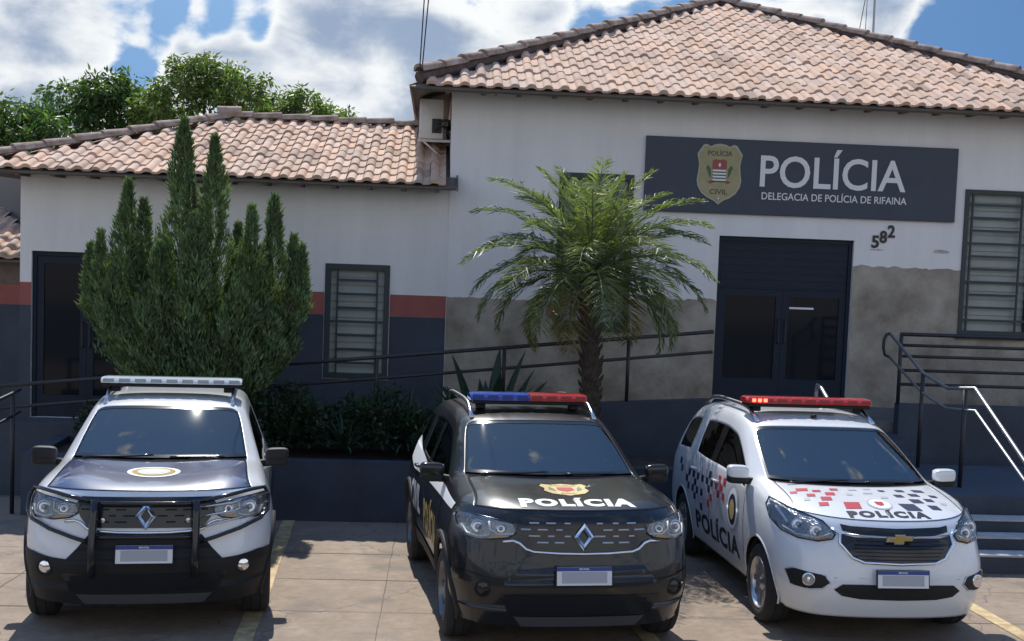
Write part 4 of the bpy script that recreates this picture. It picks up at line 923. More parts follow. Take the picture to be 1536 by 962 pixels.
    def mirror(s, sg, c, size, shell, base):
        w, d, h = size; x, y, z = c; m = bpy.data.objects.new('mirror', None); C.objects.link(m); m.parent = s.root; m.location = (x*sg, y-s.yc, z)
        def blob_(sc, off, cut):
            bm = bmesh.new(); bmesh.ops.create_cube(bm, size=1)
            for v in bm.verts:
                k = 1 if v.co.x*sg > 0 else 1.12
                v.co = Vector((v.co.x*sc[0], v.co.y*sc[1]*(.9 if v.co.x*sg > 0 else 1), v.co.z*sc[2]*(1/k if v.co.z > 0 else k)))+Vector(off)
            bmesh.ops.subdivide_edges(bm, edges=bm.edges[:], cuts=1, use_grid_fill=True)
            me = bpy.data.meshes.new('m'); bm.to_mesh(me); bm.free(); return me
        up = link('mirror_shell', blob_((w, d, h*.72), (0, 0, h*.14), 0), shell, m, True); lo = link('mirror_base', blob_((w*.98, d*.95, h*.5), (0, .004, -h*.26), 0), base, m, True)
        for q in (up, lo): md = q.modifiers.new('s', 'SUBSURF'); md.levels = 2; md.render_levels = 3
        MB().tube([(-sg*w*.3, .02, -h*.35), (-sg*(w*.5+.06), .03, -h*.42), (-sg*(w*.5+.13), .04, -h*.44)], [.035, .03, .04], 8).build('mirror_arm', base, m, smooth=True)
        MB().rbox(-w*.42, w*.42, d*.42, d*.47, -h*.36, h*.36, .002, 1).build('mirror_glass', M_sat, m)
    def wipers(s, y, z, w):
        for a, b in ((-w, -.05), (.08, w*.86)):
            pts = [(a+(b-a)*i/8, y+.10*abs((i/8)-.1) if False else y+.04*i/8) for i in range(9)]
            P = [s.hit(px_, py_, 'z')[0]+Vector((0, -.004, .016)) for px_, py_ in pts]
            s.ob('wiper', MB().tube(P, .009, 6), M_gloss, None, True)
    def interior(s, ws_y, ws_z):
        mb = MB(); mb.rbox(-.66, .66, ws_y+.12, ws_y+.62, .78, ws_z-.045, .05, 3); s.ob('dashboard', mb, M_dark, None, auto=50)
        for x in (-.36, .36):
            mb = MB(); mb.rbox(x-.24, x+.24, ws_y+1.0, ws_y+1.5, .5, .68, .06, 3); mb.rbox(x-.23, x+.23, ws_y+1.42, ws_y+1.56, .62, 1.22, .05, 3); mb.rbox(x-.12, x+.12, ws_y+1.45, ws_y+1.55, 1.25, 1.4, .04, 3); s.ob('front_seat', mb, M_dark, None, auto=50)
        mb = MB(); Mx = Matrix.Translation((.36, ws_y+.72, 1.0)) @ Matrix.Rotation(R(62), 4, 'X'); mb.tube([Mx @ Vector((.18*math.cos(a), .18*math.sin(a), 0)) for a in [i*2*math.pi/28 for i in range(29)]], .016, 8); mb.tube([Mx @ Vector((-.17, 0, 0)), Mx @ Vector((.17, 0, 0))], .02, 6); s.ob('steering_wheel', mb, M_dark, None, True)
        s.ob('dash_paper', MB().box(.22, .46, ws_y+.22, ws_y+.40, ws_z-.044, ws_z-.038), M_paper)
        p, n = s.hit(0, s.sp['mir'][0], 'z'); s.ob('rear_view_mirror', MB().rbox(-.12, .12, p.y+.02, p.y+.05, p.z-.14, p.z-.075, .012, 2), M_dark)
        mb = MB(); mb.box(-.66, .66, .62, s.sp['L']-.45, .27, .30); mb.box(-.45, .45, .25, .62, .28, .31); s.ob('underbody', mb, M_dark)
    def arches(s, m, lip, r0, r1):
        for wy in s.sp['wheels']:
            for sg in (-1, 1):
                vs = []; fs = []; n = 26
                for i in range(n+1):
                    a = R(-22)+R(224)*i/n
                    for r_, o_ in ((r0, .002), (r0-.006, lip), (r1*.5+r0*.5, lip+.002), (r1, .001)):
                        yy, zz = wy+r_*math.cos(a), s.sp['wr']+r_*math.sin(a); zq = max(zz, .24)
                        loc, nn = s.hit(yy, max(zq, .30), 'x+' if sg > 0 else 'x-')
                        if abs(loc.x) < .6: loc.x = .8*sg
                        vs.append(Vector((loc.x+sg*o_, yy, zq)))
                for i in range(n):
                    for j in range(3): fs.append((i*4+j, i*4+j+1, (i+1)*4+j+1, (i+1)*4+j))
                s.ob('wheel_arch', MB().add(vs, fs), m, None, True)
                vs = []; fs = []
                for i in range(n+1):
                    a = R(-10)+R(200)*i/n; yy, zz = wy+(r1-.008)*math.cos(a), s.sp['wr']+(r1-.008)*math.sin(a)
                    for xx in (.84, .58, .54): vs.append(Vector((xx*sg, yy if xx > .55 else wy+(yy-wy)*.2, zz if xx > .55 else s.sp['wr']+(zz-s.sp['wr'])*.2)))
                for i in range(n):
                    for j in range(2): fs.append((i*3+j, i*3+j+1, (i+1)*3+j+1, (i+1)*3+j))
                s.ob('wheel_well', MB().add(vs, fs), M_dark)
    def rails(s, x, y0, y1, h, m, r=.02):
        for sg in (-1, 1):
            n = 14; pts = []
            for i in range(n+1):
                f = i/n; y = y0+(y1-y0)*f; xx = x(y); lift = h*min(1, f/.14, (1-f)/.12)
                p = s.hit(xx*sg, y, 'z')[0]; pts.append(p+Vector((0, 0, lift+.004)))
            t = s.ob('roof_rail', MB().tube(pts, [r*1.15]+[r]*(n-1)+[r*1.15], 8), m, None, True)
    def lightbar(s, w, y, z, h, segs, dome=True, x0=0):
        b = bpy.data.objects.new('light_bar', None); C.objects.link(b); b.parent = s.root; b.location = (x0, y-s.yc, z)
        d = .26; MB().rbox(-w/2+.02, w/2-.02, -d/2+.015, d/2-.015, -.028, .004, .01, 2).build('bar_base', M_plast, b)
        for (a, c, m) in segs:
            bm = bmesh.new(); n = 26
            def ring(k, zz): 
                out = []
                for i in range(n):
                    t = 2*math.pi*i/n; out.append((k*math.copysign(abs(math.cos(t))**.5, math.cos(t)), k*math.copysign(abs(math.sin(t))**.5, math.sin(t)), zz))
                return out
            A, B_ = -w/2+w*a, -w/2+w*c; mb = MB(); pr = []
            # cross-section swept along the bar, rounded at the outer ends only
            xs = []
            m_ = 6
            for i in range(m_+1): xs.append((i/m_)*.06)
            st = []
            if a == 0: st += [(A+x_, math.sqrt(max(.02, 1-(1-x_/.06)**2))*.25+.75) for x_ in xs]
            else: st.append((A+.002, 1))
            if c == 1: st += [(B_-x_, math.sqrt(max(.02, 1-(1-x_/.06)**2))*.25+.75) for x_ in xs[::-1]]
            else: st.append((B_-.002, 1))
            cs = [(-d/2, .006), (-d/2-.004, h*.5), (-d/2+.02, h*.86), (-d/2+.06, h), (d/2-.06, h), (d/2-.02, h*.86), (d/2+.004, h*.5), (d/2, .006)]
            vs = [(x_, yy*k, .006+(zz-.006)*k) for x_, k in st for yy, zz in cs]; q = len(cs)
            fs = [(i*q+j, i*q+(j+1) % q, (i+1)*q+(j+1) % q, (i+1)*q+j) for i in range(len(st)-1) for j in range(q)] + [tuple(range(q)), tuple((len(st)-1)*q+j for j in range(q))[::-1]]
            MB().add(vs, fs).build('lens', m, b, auto=30); bm.free()
            k = max(2, int((B_-A)/.13)); mb = MB()
            for i in range(k):
                xc = A+(B_-A)*(i+.5)/k; mb.rbox(xc-.048, xc+.048, -d/2-.007, -d/2-.0035, .014, h*.74, .0015, 1)
            MB_m = {M_whitel: mat('led_module', (.30, .33, .34), rough=.25, metal=.3), M_bluel: mat('led_module_blue', (.01, .03, .2), rough=.25), M_redbar: mat('led_module_red', (.28, .02, .018), rough=.25)}[m]
            MB_.build('led_modules', MB_m, b) if False else mb.build('led_modules', MB_m, b)
        mb = MB()
        for sg in (-1, 1): MB().rbox(sg*w*.40-.04, sg*w*.40+.04, -.05, .05, -.075, -.026, .01, 2).build('bar_mount', M_plast, b)
        return b
    def gap(s, key, name, r=.0045):
        bm = bmesh.new(); bm.from_mesh(s.em); i = s.names.index(key); bmesh.ops.delete(bm, geom=[f for f in bm.faces if f.material_index != i], context='FACES')
        bm.verts.ensure_lookup_table(); E = [e for e in bm.edges if e.is_boundary]; nb = {}
        for e in E:
            for a, b in (tuple(e.verts), tuple(e.verts)[::-1]): nb.setdefault(a, []).append(b)
        st = E[0].verts[0]; loop = [st]; prev = None; cur = st
        while True:
            n = [q for q in nb[cur] if q is not prev]
            if not n or n[0] is st: break
            prev, cur = cur, n[0]; loop.append(cur)
        pts = [v.co.copy() for v in loop]; pts.append(pts[0]); bm.free()
        s.ob(name, MB().tube(pts, r, 5, cap=False), M_gloss)
    def frit(s):
        # black printed border along the edge of the windscreen, from the panel's own outline
        bm = bmesh.new(); bm.from_mesh(s.em); i = s.names.index('windshield')
        bmesh.ops.delete(bm, geom=[f for f in bm.faces if f.material_index != i], context='FACES'); B = set(v for v in bm.verts if v.is_boundary); near = set()
        for f in bm.faces:
            if any(v in B for v in f.verts): near.add(f)
        bmesh.ops.delete(bm, geom=[f for f in bm.faces if f not in near], context='FACES')
        for v in bm.verts: v.co += s.bvh0.find_nearest(v.co)[1]*-.0005 if s.bvh0.find_nearest(v.co)[1].y < 0 else s.bvh0.find_nearest(v.co)[1]*.0005
        me = bpy.data.meshes.new('f'); bm.to_mesh(me); bm.free()
        for p in me.polygons: p.material_index = 0
        me.materials.clear(); s.ob('windshield_border', me, M_frit, None, True)
    def finish(s, cx, cy, yaw):
        up = Vector((0, .05, 1)).normalized(); bk = Vector((-math.sin(yaw), math.cos(yaw), 0)); bk = (bk-up*bk.dot(up)).normalized(); rt = bk.cross(up)
        Mx = Matrix((rt, bk, up)).transposed().to_4x4(); p = Vector((cx-math.sin(yaw)*s.yc, cy+math.cos(yaw)*s.yc, 0)); p.z = -.05*(p.y+7)
        Mx.translation = p; s.root.matrix_world = Mx

def make_side(stn, prof, front_cols, rear_cols, zgreen):
    def f(T):
        G = []; r0 = stn[0][0]
        G.append([T[r][4] for r in front_cols])
        zf = [p[2] for p in G[0]]
        for (r, yb, t) in stn[1:-1]:
            x0, y0, z0 = T[r][4]; zz = [zf[j]*(1-t)+zgreen[j]*t for j in range(8)]; zz[0] = z0; zz[1] = min(z0-.055, max(zz[1], zz[2]+.03)) if t < .98 else z0-.06
            zz[2] = min(zz[2], zz[1]-.04)
            col = [(x0, y0, z0)]
            for j in range(1, 8):
                w = (z0-zz[j])/(z0-zz[7]); y = y0+(yb-y0)*min(1, w*1.35)
                x = prof(y, zz[j])
                if j == 1:
                    x2 = prof(y, zz[2]); k = (z0-zz[1])/(z0-zz[2]); x = x0+(x2-x0)*k**(.55 if t < .98 else .9)
                col.append((x, y, zz[j]))
            G.append(col)
        G.append([T[r][4] for r in rear_cols])
        return G
    return f
# ---- sport utility (two of them) -------------------------------------------------
def top_parts(r, c):
    if c == 3: return 'body'
    if 7 <= r <= 9: return 'hood'
    if r == 10: return 'cowl'
    if r in (11, 12): return 'windshield'
    if r == 19: return 'rear_window'
    return 'body'
def side_parts(k, j):
    if j == 1:
        if 4 <= k <= 7: return 'side_window_front'
        if k == 8: return 'pillar'
        if k == 9: return 'side_window_back'
        if k == 11: return 'side_window_quarter'
    return 'body'
gauss = lambda y, c, s: math.exp(-((y-c)/s)**2)
def suv_prof(y, z):
    pts = [(.26, .84), (.44, .885), (.60, .895), (.78, .905), (.93, .89), (1.02, .868), (1.08, .84), (1.12, .82), (1.6, .635)]
    for (a, xa), (b, xb) in zip(pts, pts[1:]):
        if z <= b: x = xa+(xb-xa)*max(0, (z-a)/(b-a)); break
    else: x = .635
    fl = .028*(gauss(y, .84, .5)+gauss(y, 3.5, .5))*(1 if z < .8 else max(0, 1-(z-.8)/.25))
    x += fl
    if y < .9: x -= .02*((.9-y)/.5)**2
    if y > 3.7: x -= .05*((y-3.7)/.6)**2
    return x
suv_top = [
 [(0, .10, .25), (.35, .11, .25), (.60, .17, .25), (.76, .29, .25), (.835, .45, .26)],
 [(0, .03, .41), (.36, .04, .41), (.63, .09, .42), (.80, .22, .42), (.885, .44, .42)],
 [(0, .00, .56), (.37, .01, .56), (.65, .06, .56), (.825, .20, .57), (.90, .44, .57)],
 [(0, .01, .70), (.38, .02, .70), (.66, .08, .70), (.83, .22, .70), (.905, .45, .70)],
 [(0, .035, .82), (.38, .045, .82), (.66, .11, .82), (.825, .25, .82), (.90, .47, .82)],
 [(0, .05, .93), (.38, .065, .93), (.65, .135, .93), (.81, .28, .93), (.885, .50, .93)],
 [(0, .07, 1.025), (.38, .085, 1.025), (.64, .16, 1.03), (.785, .31, 1.03), (.862, .53, 1.02)],
 [(0, .12, 1.083), (.37, .135, 1.085), (.61, .215, 1.085), (.75, .37, 1.08), (.83, .58, 1.075)],
 [(0, .24, 1.116), (.36, .26, 1.126), (.58, .34, 1.142), (.72, .47, 1.118), (.815, .66, 1.102)],
 [(0, .62, 1.152), (.34, .63, 1.164), (.56, .67, 1.188), (.71, .74, 1.152), (.805, .86, 1.122)],
 [(0, .99, 1.18), (.34, 1.01, 1.188), (.56, 1.06, 1.202), (.70, 1.14, 1.172), (.79, 1.24, 1.14)],
 [(0, 1.09, 1.195), (.34, 1.11, 1.195), (.56, 1.17, 1.195), (.695, 1.26, 1.19), (.77, 1.38, 1.165)],
 [(0, 1.46, 1.385), (.32, 1.48, 1.383), (.53, 1.53, 1.378), (.65, 1.60, 1.365), (.718, 1.70, 1.345)],
 [(0, 1.85, 1.555), (.30, 1.865, 1.553), (.50, 1.90, 1.543), (.605, 1.96, 1.525), (.662, 2.04, 1.50)],
 [(0, 1.97, 1.592), (.30, 1.98, 1.59), (.50, 2.01, 1.578), (.60, 2.06, 1.558), (.652, 2.14, 1.532)],
 [(0, 2.40, 1.628), (.30, 2.40, 1.626), (.50, 2.42, 1.612), (.60, 2.44, 1.592), (.652, 2.46, 1.556)],
 [(0, 2.55, 1.632), (.30, 2.55, 1.63), (.50, 2.55, 1.616), (.60, 2.55, 1.596), (.652, 2.55, 1.558)],
 [(0, 3.2, 1.63), (.30, 3.2, 1.628), (.50, 3.2, 1.614), (.60, 3.22, 1.594), (.648, 3.24, 1.555)],
 [(0, 3.36, 1.625), (.30, 3.36, 1.623), (.50, 3.36, 1.609), (.598, 3.36, 1.59), (.646, 3.36, 1.55)],
 [(0, 3.92, 1.57), (.30, 3.91, 1.568), (.48, 3.90, 1.555), (.575, 3.89, 1.535), (.625, 3.87, 1.505)],
 [(0, 4.17, 1.12), (.34, 4.165, 1.12), (.58, 4.14, 1.12), (.70, 4.11, 1.12), (.775, 4.05, 1.10)],
 [(0, 4.20, 1.05), (.36, 4.195, 1.05), (.62, 4.17, 1.05), (.75, 4.13, 1.05), (.82, 4.05, 1.04)],
 [(0, 4.22, .96), (.37, 4.215, .96), (.64, 4.18, .96), (.78, 4.13, .96), (.85, 4.05, .96)],
 [(0, 4.24, .84), (.38, 4.235, .84), (.65, 4.20, .84), (.79, 4.14, .84), (.86, 4.05, .84)],
 [(0, 4.28, .72), (.38, 4.275, .72), (.65, 4.24, .72), (.80, 4.17, .72), (.87, 4.06, .72)],
 [(0, 4.34, .60), (.38, 4.335, .60), (.66, 4.30, .60), (.80, 4.22, .60), (.875, 4.08, .60)],
 [(0, 4.33, .45), (.38, 4.325, .45), (.65, 4.29, .45), (.79, 4.21, .45), (.865, 4.08, .45)],
 [(0, 4.25, .30), (.36, 4.245, .30), (.62, 4.21, .30), (.76, 4.15, .30), (.83, 4.05, .30)]]
suv_stn = [(7, 0, 0), (8, .58, .15), (9, .80, .4), (10, 1.12, .8), (11, 1.38, 1), (12, 1.62, 1), (13, 1.9, 1), (14, 2.12, 1), (15, 2.46, 1), (16, 2.55, 1), (17, 3.16, 1), (18, 3.30, 1), (19, 3.84, 1), (20, 0, 0)]
SUV = dict(L=4.34, top=suv_top, part_top=top_parts, part_side=side_parts, wheels=(.84, 3.51), wr=.345, arch=.40, mir=(1.80,),
           side=make_side(suv_stn, suv_prof, [7, 6, 5, 4, 3, 2, 1, 0], list(range(20, 28)), [1.6, 1.54, 1.085, .95, .78, .60, .44, .28]))
def seams(c, ys, z0, z1, zs):
    for sg, ax in ((1, 'x+'), (-1, 'x-')):
        for y0, y1 in ys:
            c.ob('door_seam', MB().tube(c.line([(y0+(y1-y0)*i/8, z0+(z1-z0)*i/8) for i in range(9)], ax, -.001), .0035, 5), M_gloss)
        for y, z in zs:
            P = c.line([(y, z), (y+.05, z+.006), (y+.13, z+.006), (y+.18, z)], ax, 0); q = [P[0], P[1]+Vector((sg*.035, 0, 0)), P[2]+Vector((sg*.035, 0, 0)), P[3]]
            c.ob('door_handle', MB().tube(q, .013, 8), c.handle_m, None, True)
def suv(label, cat_group, pose, body, hood, bars, white_black_trim, extra):
    c = Car(SUV); c.root = thing('police_suv', label, 'police car', group=cat_group); c.handle_m = body
    c.panel('body', 'body', [body, M_dark]); c.panel('hood', 'hood', [hood, M_dark]); c.panel('cowl', 'cowl', M_gloss, push=-.012)
    c.panel('windshield', 'windshield', M_ws, push=-.003); c.panel('rear_window', 'rear_window', M_sg, push=-.004)
    for sd_ in 'lr':
        for n in ('front', 'back', 'quarter'): c.panel(f'side_window_{n}_{sd_}', 'side_window', M_sg, push=-.004)
    [c.panel('pillar_'+k, 'door_pillar', M_gloss, push=.001) for k in 'lr']
    c.interior(1.1, 1.195); c.frit(); c.gap('hood', 'hood_gap')
    c.arches(M_plast, .022, .462, .40)
    # black lower bumper with its raised middle
    half = [(0, .80), (.30, .80), (.40, .775), (.475, .68), (.55, .60), (.66, .61), (.80, .635), (.885, .625), (.90, .55), (.885, .40), (.84, .26)]
    c.ob('lower_bumper', c.poly([(-x, z) for x, z in half[::-1]]+half[1:]+[(.5, .255), (0, .25), (-.5, .255)], 'y', .010, 0, .04), M_plast if body is P_white else P_black, None, True)
    for sg in (-1, 1):
        c.ob('sill_cladding', c.poly([(1.2, .27), (3.15, .27), (3.1, .43), (1.28, .43)], 'x+' if sg > 0 else 'x-', .010), M_plast, None, True)
    c.ob('intake', c.poly([(-.52, .36), (.52, .36), (.58, .50), (-.58, .50)], 'y', .013, 0, .04), M_gloss)
    c.ob('skid_plate', c.poly([(-.42, .262), (.42, .262), (.48, .34), (-.48, .34)], 'y', .016), mat('skid', (.06, .06, .065), rough=.4), None, True)
    # grille
    g = c.ob('grille', c.poly([(-.50, .985), (-.46, .90), (-.40, .825), (.40, .825), (.46, .90), (.50, .985), (.46, 1.04), (-.46, 1.04)], 'y', .012, 0, .04), M_gloss, None, True)
    for j, z in enumerate((.998, .955, .912, .868)):
        for i in range(-4, 5):
            x = i*.118+(.059 if j % 2 else 0)
            if abs(x) > .44-.05*(z < .88) or abs(x) < .085: continue
            ww = random.choice((.022, .034, .04))
            c.ob('grille_bar', MB().tube(c.line([(x-ww, z), (x+ww, z)], 'y', .02), .0062, 6), M_sat if bars else M_plast, g)
    c.ob('grille_trim', MB().tube(c.line([(-.57, .865), (-.50, .875), (-.455, .86), (-.41, .82), (-.36, .803), (-.18, .793), (0, .79), (.18, .793), (.36, .803), (.41, .82), (.455, .86), (.50, .875), (.57, .865)], 'y', .014), .011, 8), M_chr, g, True)
    # rhombus badge
    p, n = c.hit(0, .915, 'y'); Mx = Matrix(((1, 0, 0, 0), (0, 0, -1, p.y-.03), (0, 1, 0, .912), (0, 0, 0, 1))); a, b, a2, b2 = .074, .10, .034, .05
    vs = []; R1 = [(0, b), (a, 0), (0, -b), (-a, 0)]; R0 = [(0, b2), (a2, 0), (0, -b2), (-a2, 0)]; Rm = [((x+u)/2, (z+w)/2) for (x, z), (u, w) in zip(R1, R0)]
    for pts, h in ((R1, -.012), (R1, .004), (Rm, .02), (R0, .004), (R0, -.012)): vs += [Mx @ Vector((x, z, h)) for x, z in pts]
    c.ob('badge', MB().add(vs, [(k*4+i, k*4+(i+1) % 4, k*4+4+(i+1) % 4, k*4+4+i) for k in range(4) for i in range(4)]), M_chr, g)
    for sg in (-1, 1):
        c.lamp([(.465, .985), (.60, 1.010), (.74, 1.025), (.835, 1.022), (.862, .985), (.848, .915), (.80, .872), (.66, .875), (.54, .893), (.485, .925)], [(.735, .95, .05), (.585, .955, .036)],
               [([(.50, .922), (.60, .915), (.655, .94), (.66, .995)], .008), ([(.655, .905), (.72, .89), (.80, .895), (.835, .945)], .007)], sg=sg, amber=[(.55, .897), (.64, .884), (.65, .900), (.57, .910)])
        p, n = c.hit(sg*.70, .535, 'y'); Mx = Matrix.Translation(p+n*.012) @ (n+Vector((0, -1, 0))).to_track_quat('Z', 'Y').to_matrix().to_4x4()
        f = c.ob('fog_light', MB().lathe([(.062, 0), (.062, .012), (.052, .016), (.046, .006)], Mx, 24), M_plast, None, auto=40); c.ob('lens', MB().lathe([(.047, .006), (.03, .014), (.001, .017)], Mx, 20), M_lamp if body is not P_black else M_gloss, f, True)
        p, n = c.hit(sg*.80, .5, 'y')
        c.mirror(sg, (.945, 1.40, 1.175), (.20, .11, .155), M_plast if body is P_white else M_gloss, M_plast)
        p_ = [(.62, .72), (.84, .72), (.86, 1.0), (.70, 1.02)]
        c.ob('tail_light', c.poly([(x*sg, z) for x, z in p_], 'yr', .006), M_redl, None, True)
        for y in SUV['wheels']: c.wheel(.80*sg, y, sg, body is P_white)
    c.plate(.645, -.022); c.wipers(1.075, 1.2, .6)
    c.rails(lambda y: .545, 1.99, 3.75, .075, M_sat, .017)
    seams(c, [(1.33, 1.30), (2.50, 2.47), (3.24, 3.22)], 1.10, .45, [(2.16, .98), (2.98, .985)])
    extra(c); c.finish(*pose); return c
def white_suv(c):
    # bull bar
    b = None
    up = lambda sg: [(sg*.355, .50), (sg*.355, .62), (sg*.355, .80), (sg*.352, .93), (sg*.348, 1.015)]
    for sg in (-1, 1):
        q = c.ob('bull_bar', MB().tube([p+Vector((0, -.035, 0)) for p in c.line(up(sg), 'y', .06)], .029, 10), M_gloss, None, True)
        lp = [(sg*.36, 1.0), (sg*.55, 1.03), (sg*.74, 1.048), (sg*.815, 1.042), (sg*.845, .99), (sg*.84, .90), (sg*.79, .855), (sg*.66, .805), (sg*.50, .755), (sg*.36, .715)]
        c.ob('lamp_guard', MB().tube(c.line(lp, 'y', .04), .015, 8), M_gloss, q, True)
        if sg > 0:
            for z, dz in ((.985, .02), (.93, .03), (.87, .05)): c.ob('guard_bar', MB().tube(c.line([(.36, z-dz), (.6, z), (.835, z+.02)], 'y', .042), .008, 8), M_sat, q, True)
        c.ob('bolt', MB().lathe([(.018, 0), (.018, .012), (.001, .016)], Matrix.Translation(c.line([(sg*.30, .88)], 'y', .02)[0]) @ Matrix.Rotation(R(90), 4, 'X'), 12), M_sat, q)
    for z in (.995, .765): c.ob('cross_bar', MB().tube([p+Vector((0, -.03, 0)) for p in c.line([(-.355, z), (-.18, z), (0, z), (.18, z), (.355, z)], 'y', .06)], .017, 10), M_gloss, None, True)
    # round crest on the hood
    ring = lambda r0, r1, cx, cy: [(cx+r0*math.cos(a), cy+r0*math.sin(a)) for a in [i*2*math.pi/40 for i in range(41)]]+[(cx+r1*math.cos(a), cy+r1*math.sin(a)) for a in [i*2*math.pi/40 for i in range(40, -1, -1)]]
    disc = lambda r, cx, cy, k=1: [(cx+r*math.cos(a), cy+k*r*math.sin(a)) for a in [i*2*math.pi/32 for i in range(32)]]
    e = c.ob('hood_crest', c.poly(disc(.20, 0, .60, .82), 'z', .003), M_dwhite, None, True)
    c.ob('crest_ring', c.poly(disc(.165, 0, .60, .82), 'z', .005), M_gold_e, e, True); c.ob('crest_field', c.poly(disc(.125, 0, .60, .82), 'z', .007), M_dgrey, e, True); c.ob('crest_core', c.poly(disc(.065, .01, .60, .9), 'z', .009), M_dwhite, e, True)
    c.lightbar(1.24, 2.32, 1.715, .062, [(0, 1, M_whitel)])
def black_suv(c):
    c.text('POLÍCIA', .0, .285, .86, .19, 'z', M_dwhite, .003, .06, space=1.2)
    oval = lambda a, b, cx, cy: [(cx+a*math.cos(t), cy+b*math.sin(t)) for t in [i*2*math.pi/32 for i in range(32)]]
    sh_ = [(0, .80), (.09, .765), (.15, .79), (.175, .73), (.15, .66), (.165, .58), (.12, .50), (0, .445)]
    e = c.ob('hood_shield', c.poly([(x*1.05-.01, z) for x, z in sh_]+[(-x*1.05-.01, z) for x, z in sh_[-2:0:-1]], 'z', .003), M_dyel, None, True)
    c.ob('shield_centre', c.poly([(-.07, .68), (.05, .68), (.055, .60), (-.01, .55), (-.075, .60)], 'z', .005), M_dred, e, True)
    c.ob('shield_leaves', c.polys([[(.07, .56), (.12, .62), (.11, .70), (.08, .64)], [(-.09, .56), (-.14, .62), (-.13, .70), (-.10, .64)]], 'z', .005), M_sgreen, e, True)
    c.text('POLÍCIA', -.01, .735, .20, .035, 'z', M_ink, .005, .03, parent=e); c.text('CIVIL', -.01, .50, .12, .035, 'z', M_ink, .005, .03, parent=e)
    for ax, sg in (('x-', -1), ('x+', 1)):
        c.ob('side_stripe', c.poly([(.62, 1.052), (1.3, 1.075), (2.6, 1.07), (3.25, 1.12), (3.75, 1.20), (3.9, 1.12), (3.8, .98), (3.3, .93), (2.4, .965), (1.3, .99), (.66, 1.0)], ax, .003), M_dwhite, None, True)
        c.text('POLÍCIA', 1.85, .70, 1.0, .34, ax, M_dyel, .003, .04, flipx=sg < 0)
        c.text('CIVIL', 2.95, .72, .62, .26, ax, M_dwhite, .003, .04, flipx=sg < 0)
    c.lightbar(1.06, 2.32, 1.685, .072, [(0, .5, M_bluel), (.5, 1, M_redbar)])
suv('white police SUV with a dark blue hood, black bull bar and clear light bar', None, (-2.03, -7.62, .134), P_white, P_blue, False, True, white_suv)
suv('black police SUV with POLÍCIA on its hood and a blue and red light bar', None, (1.143, -8.06, .11), P_black, P_black, True, False, black_suv)
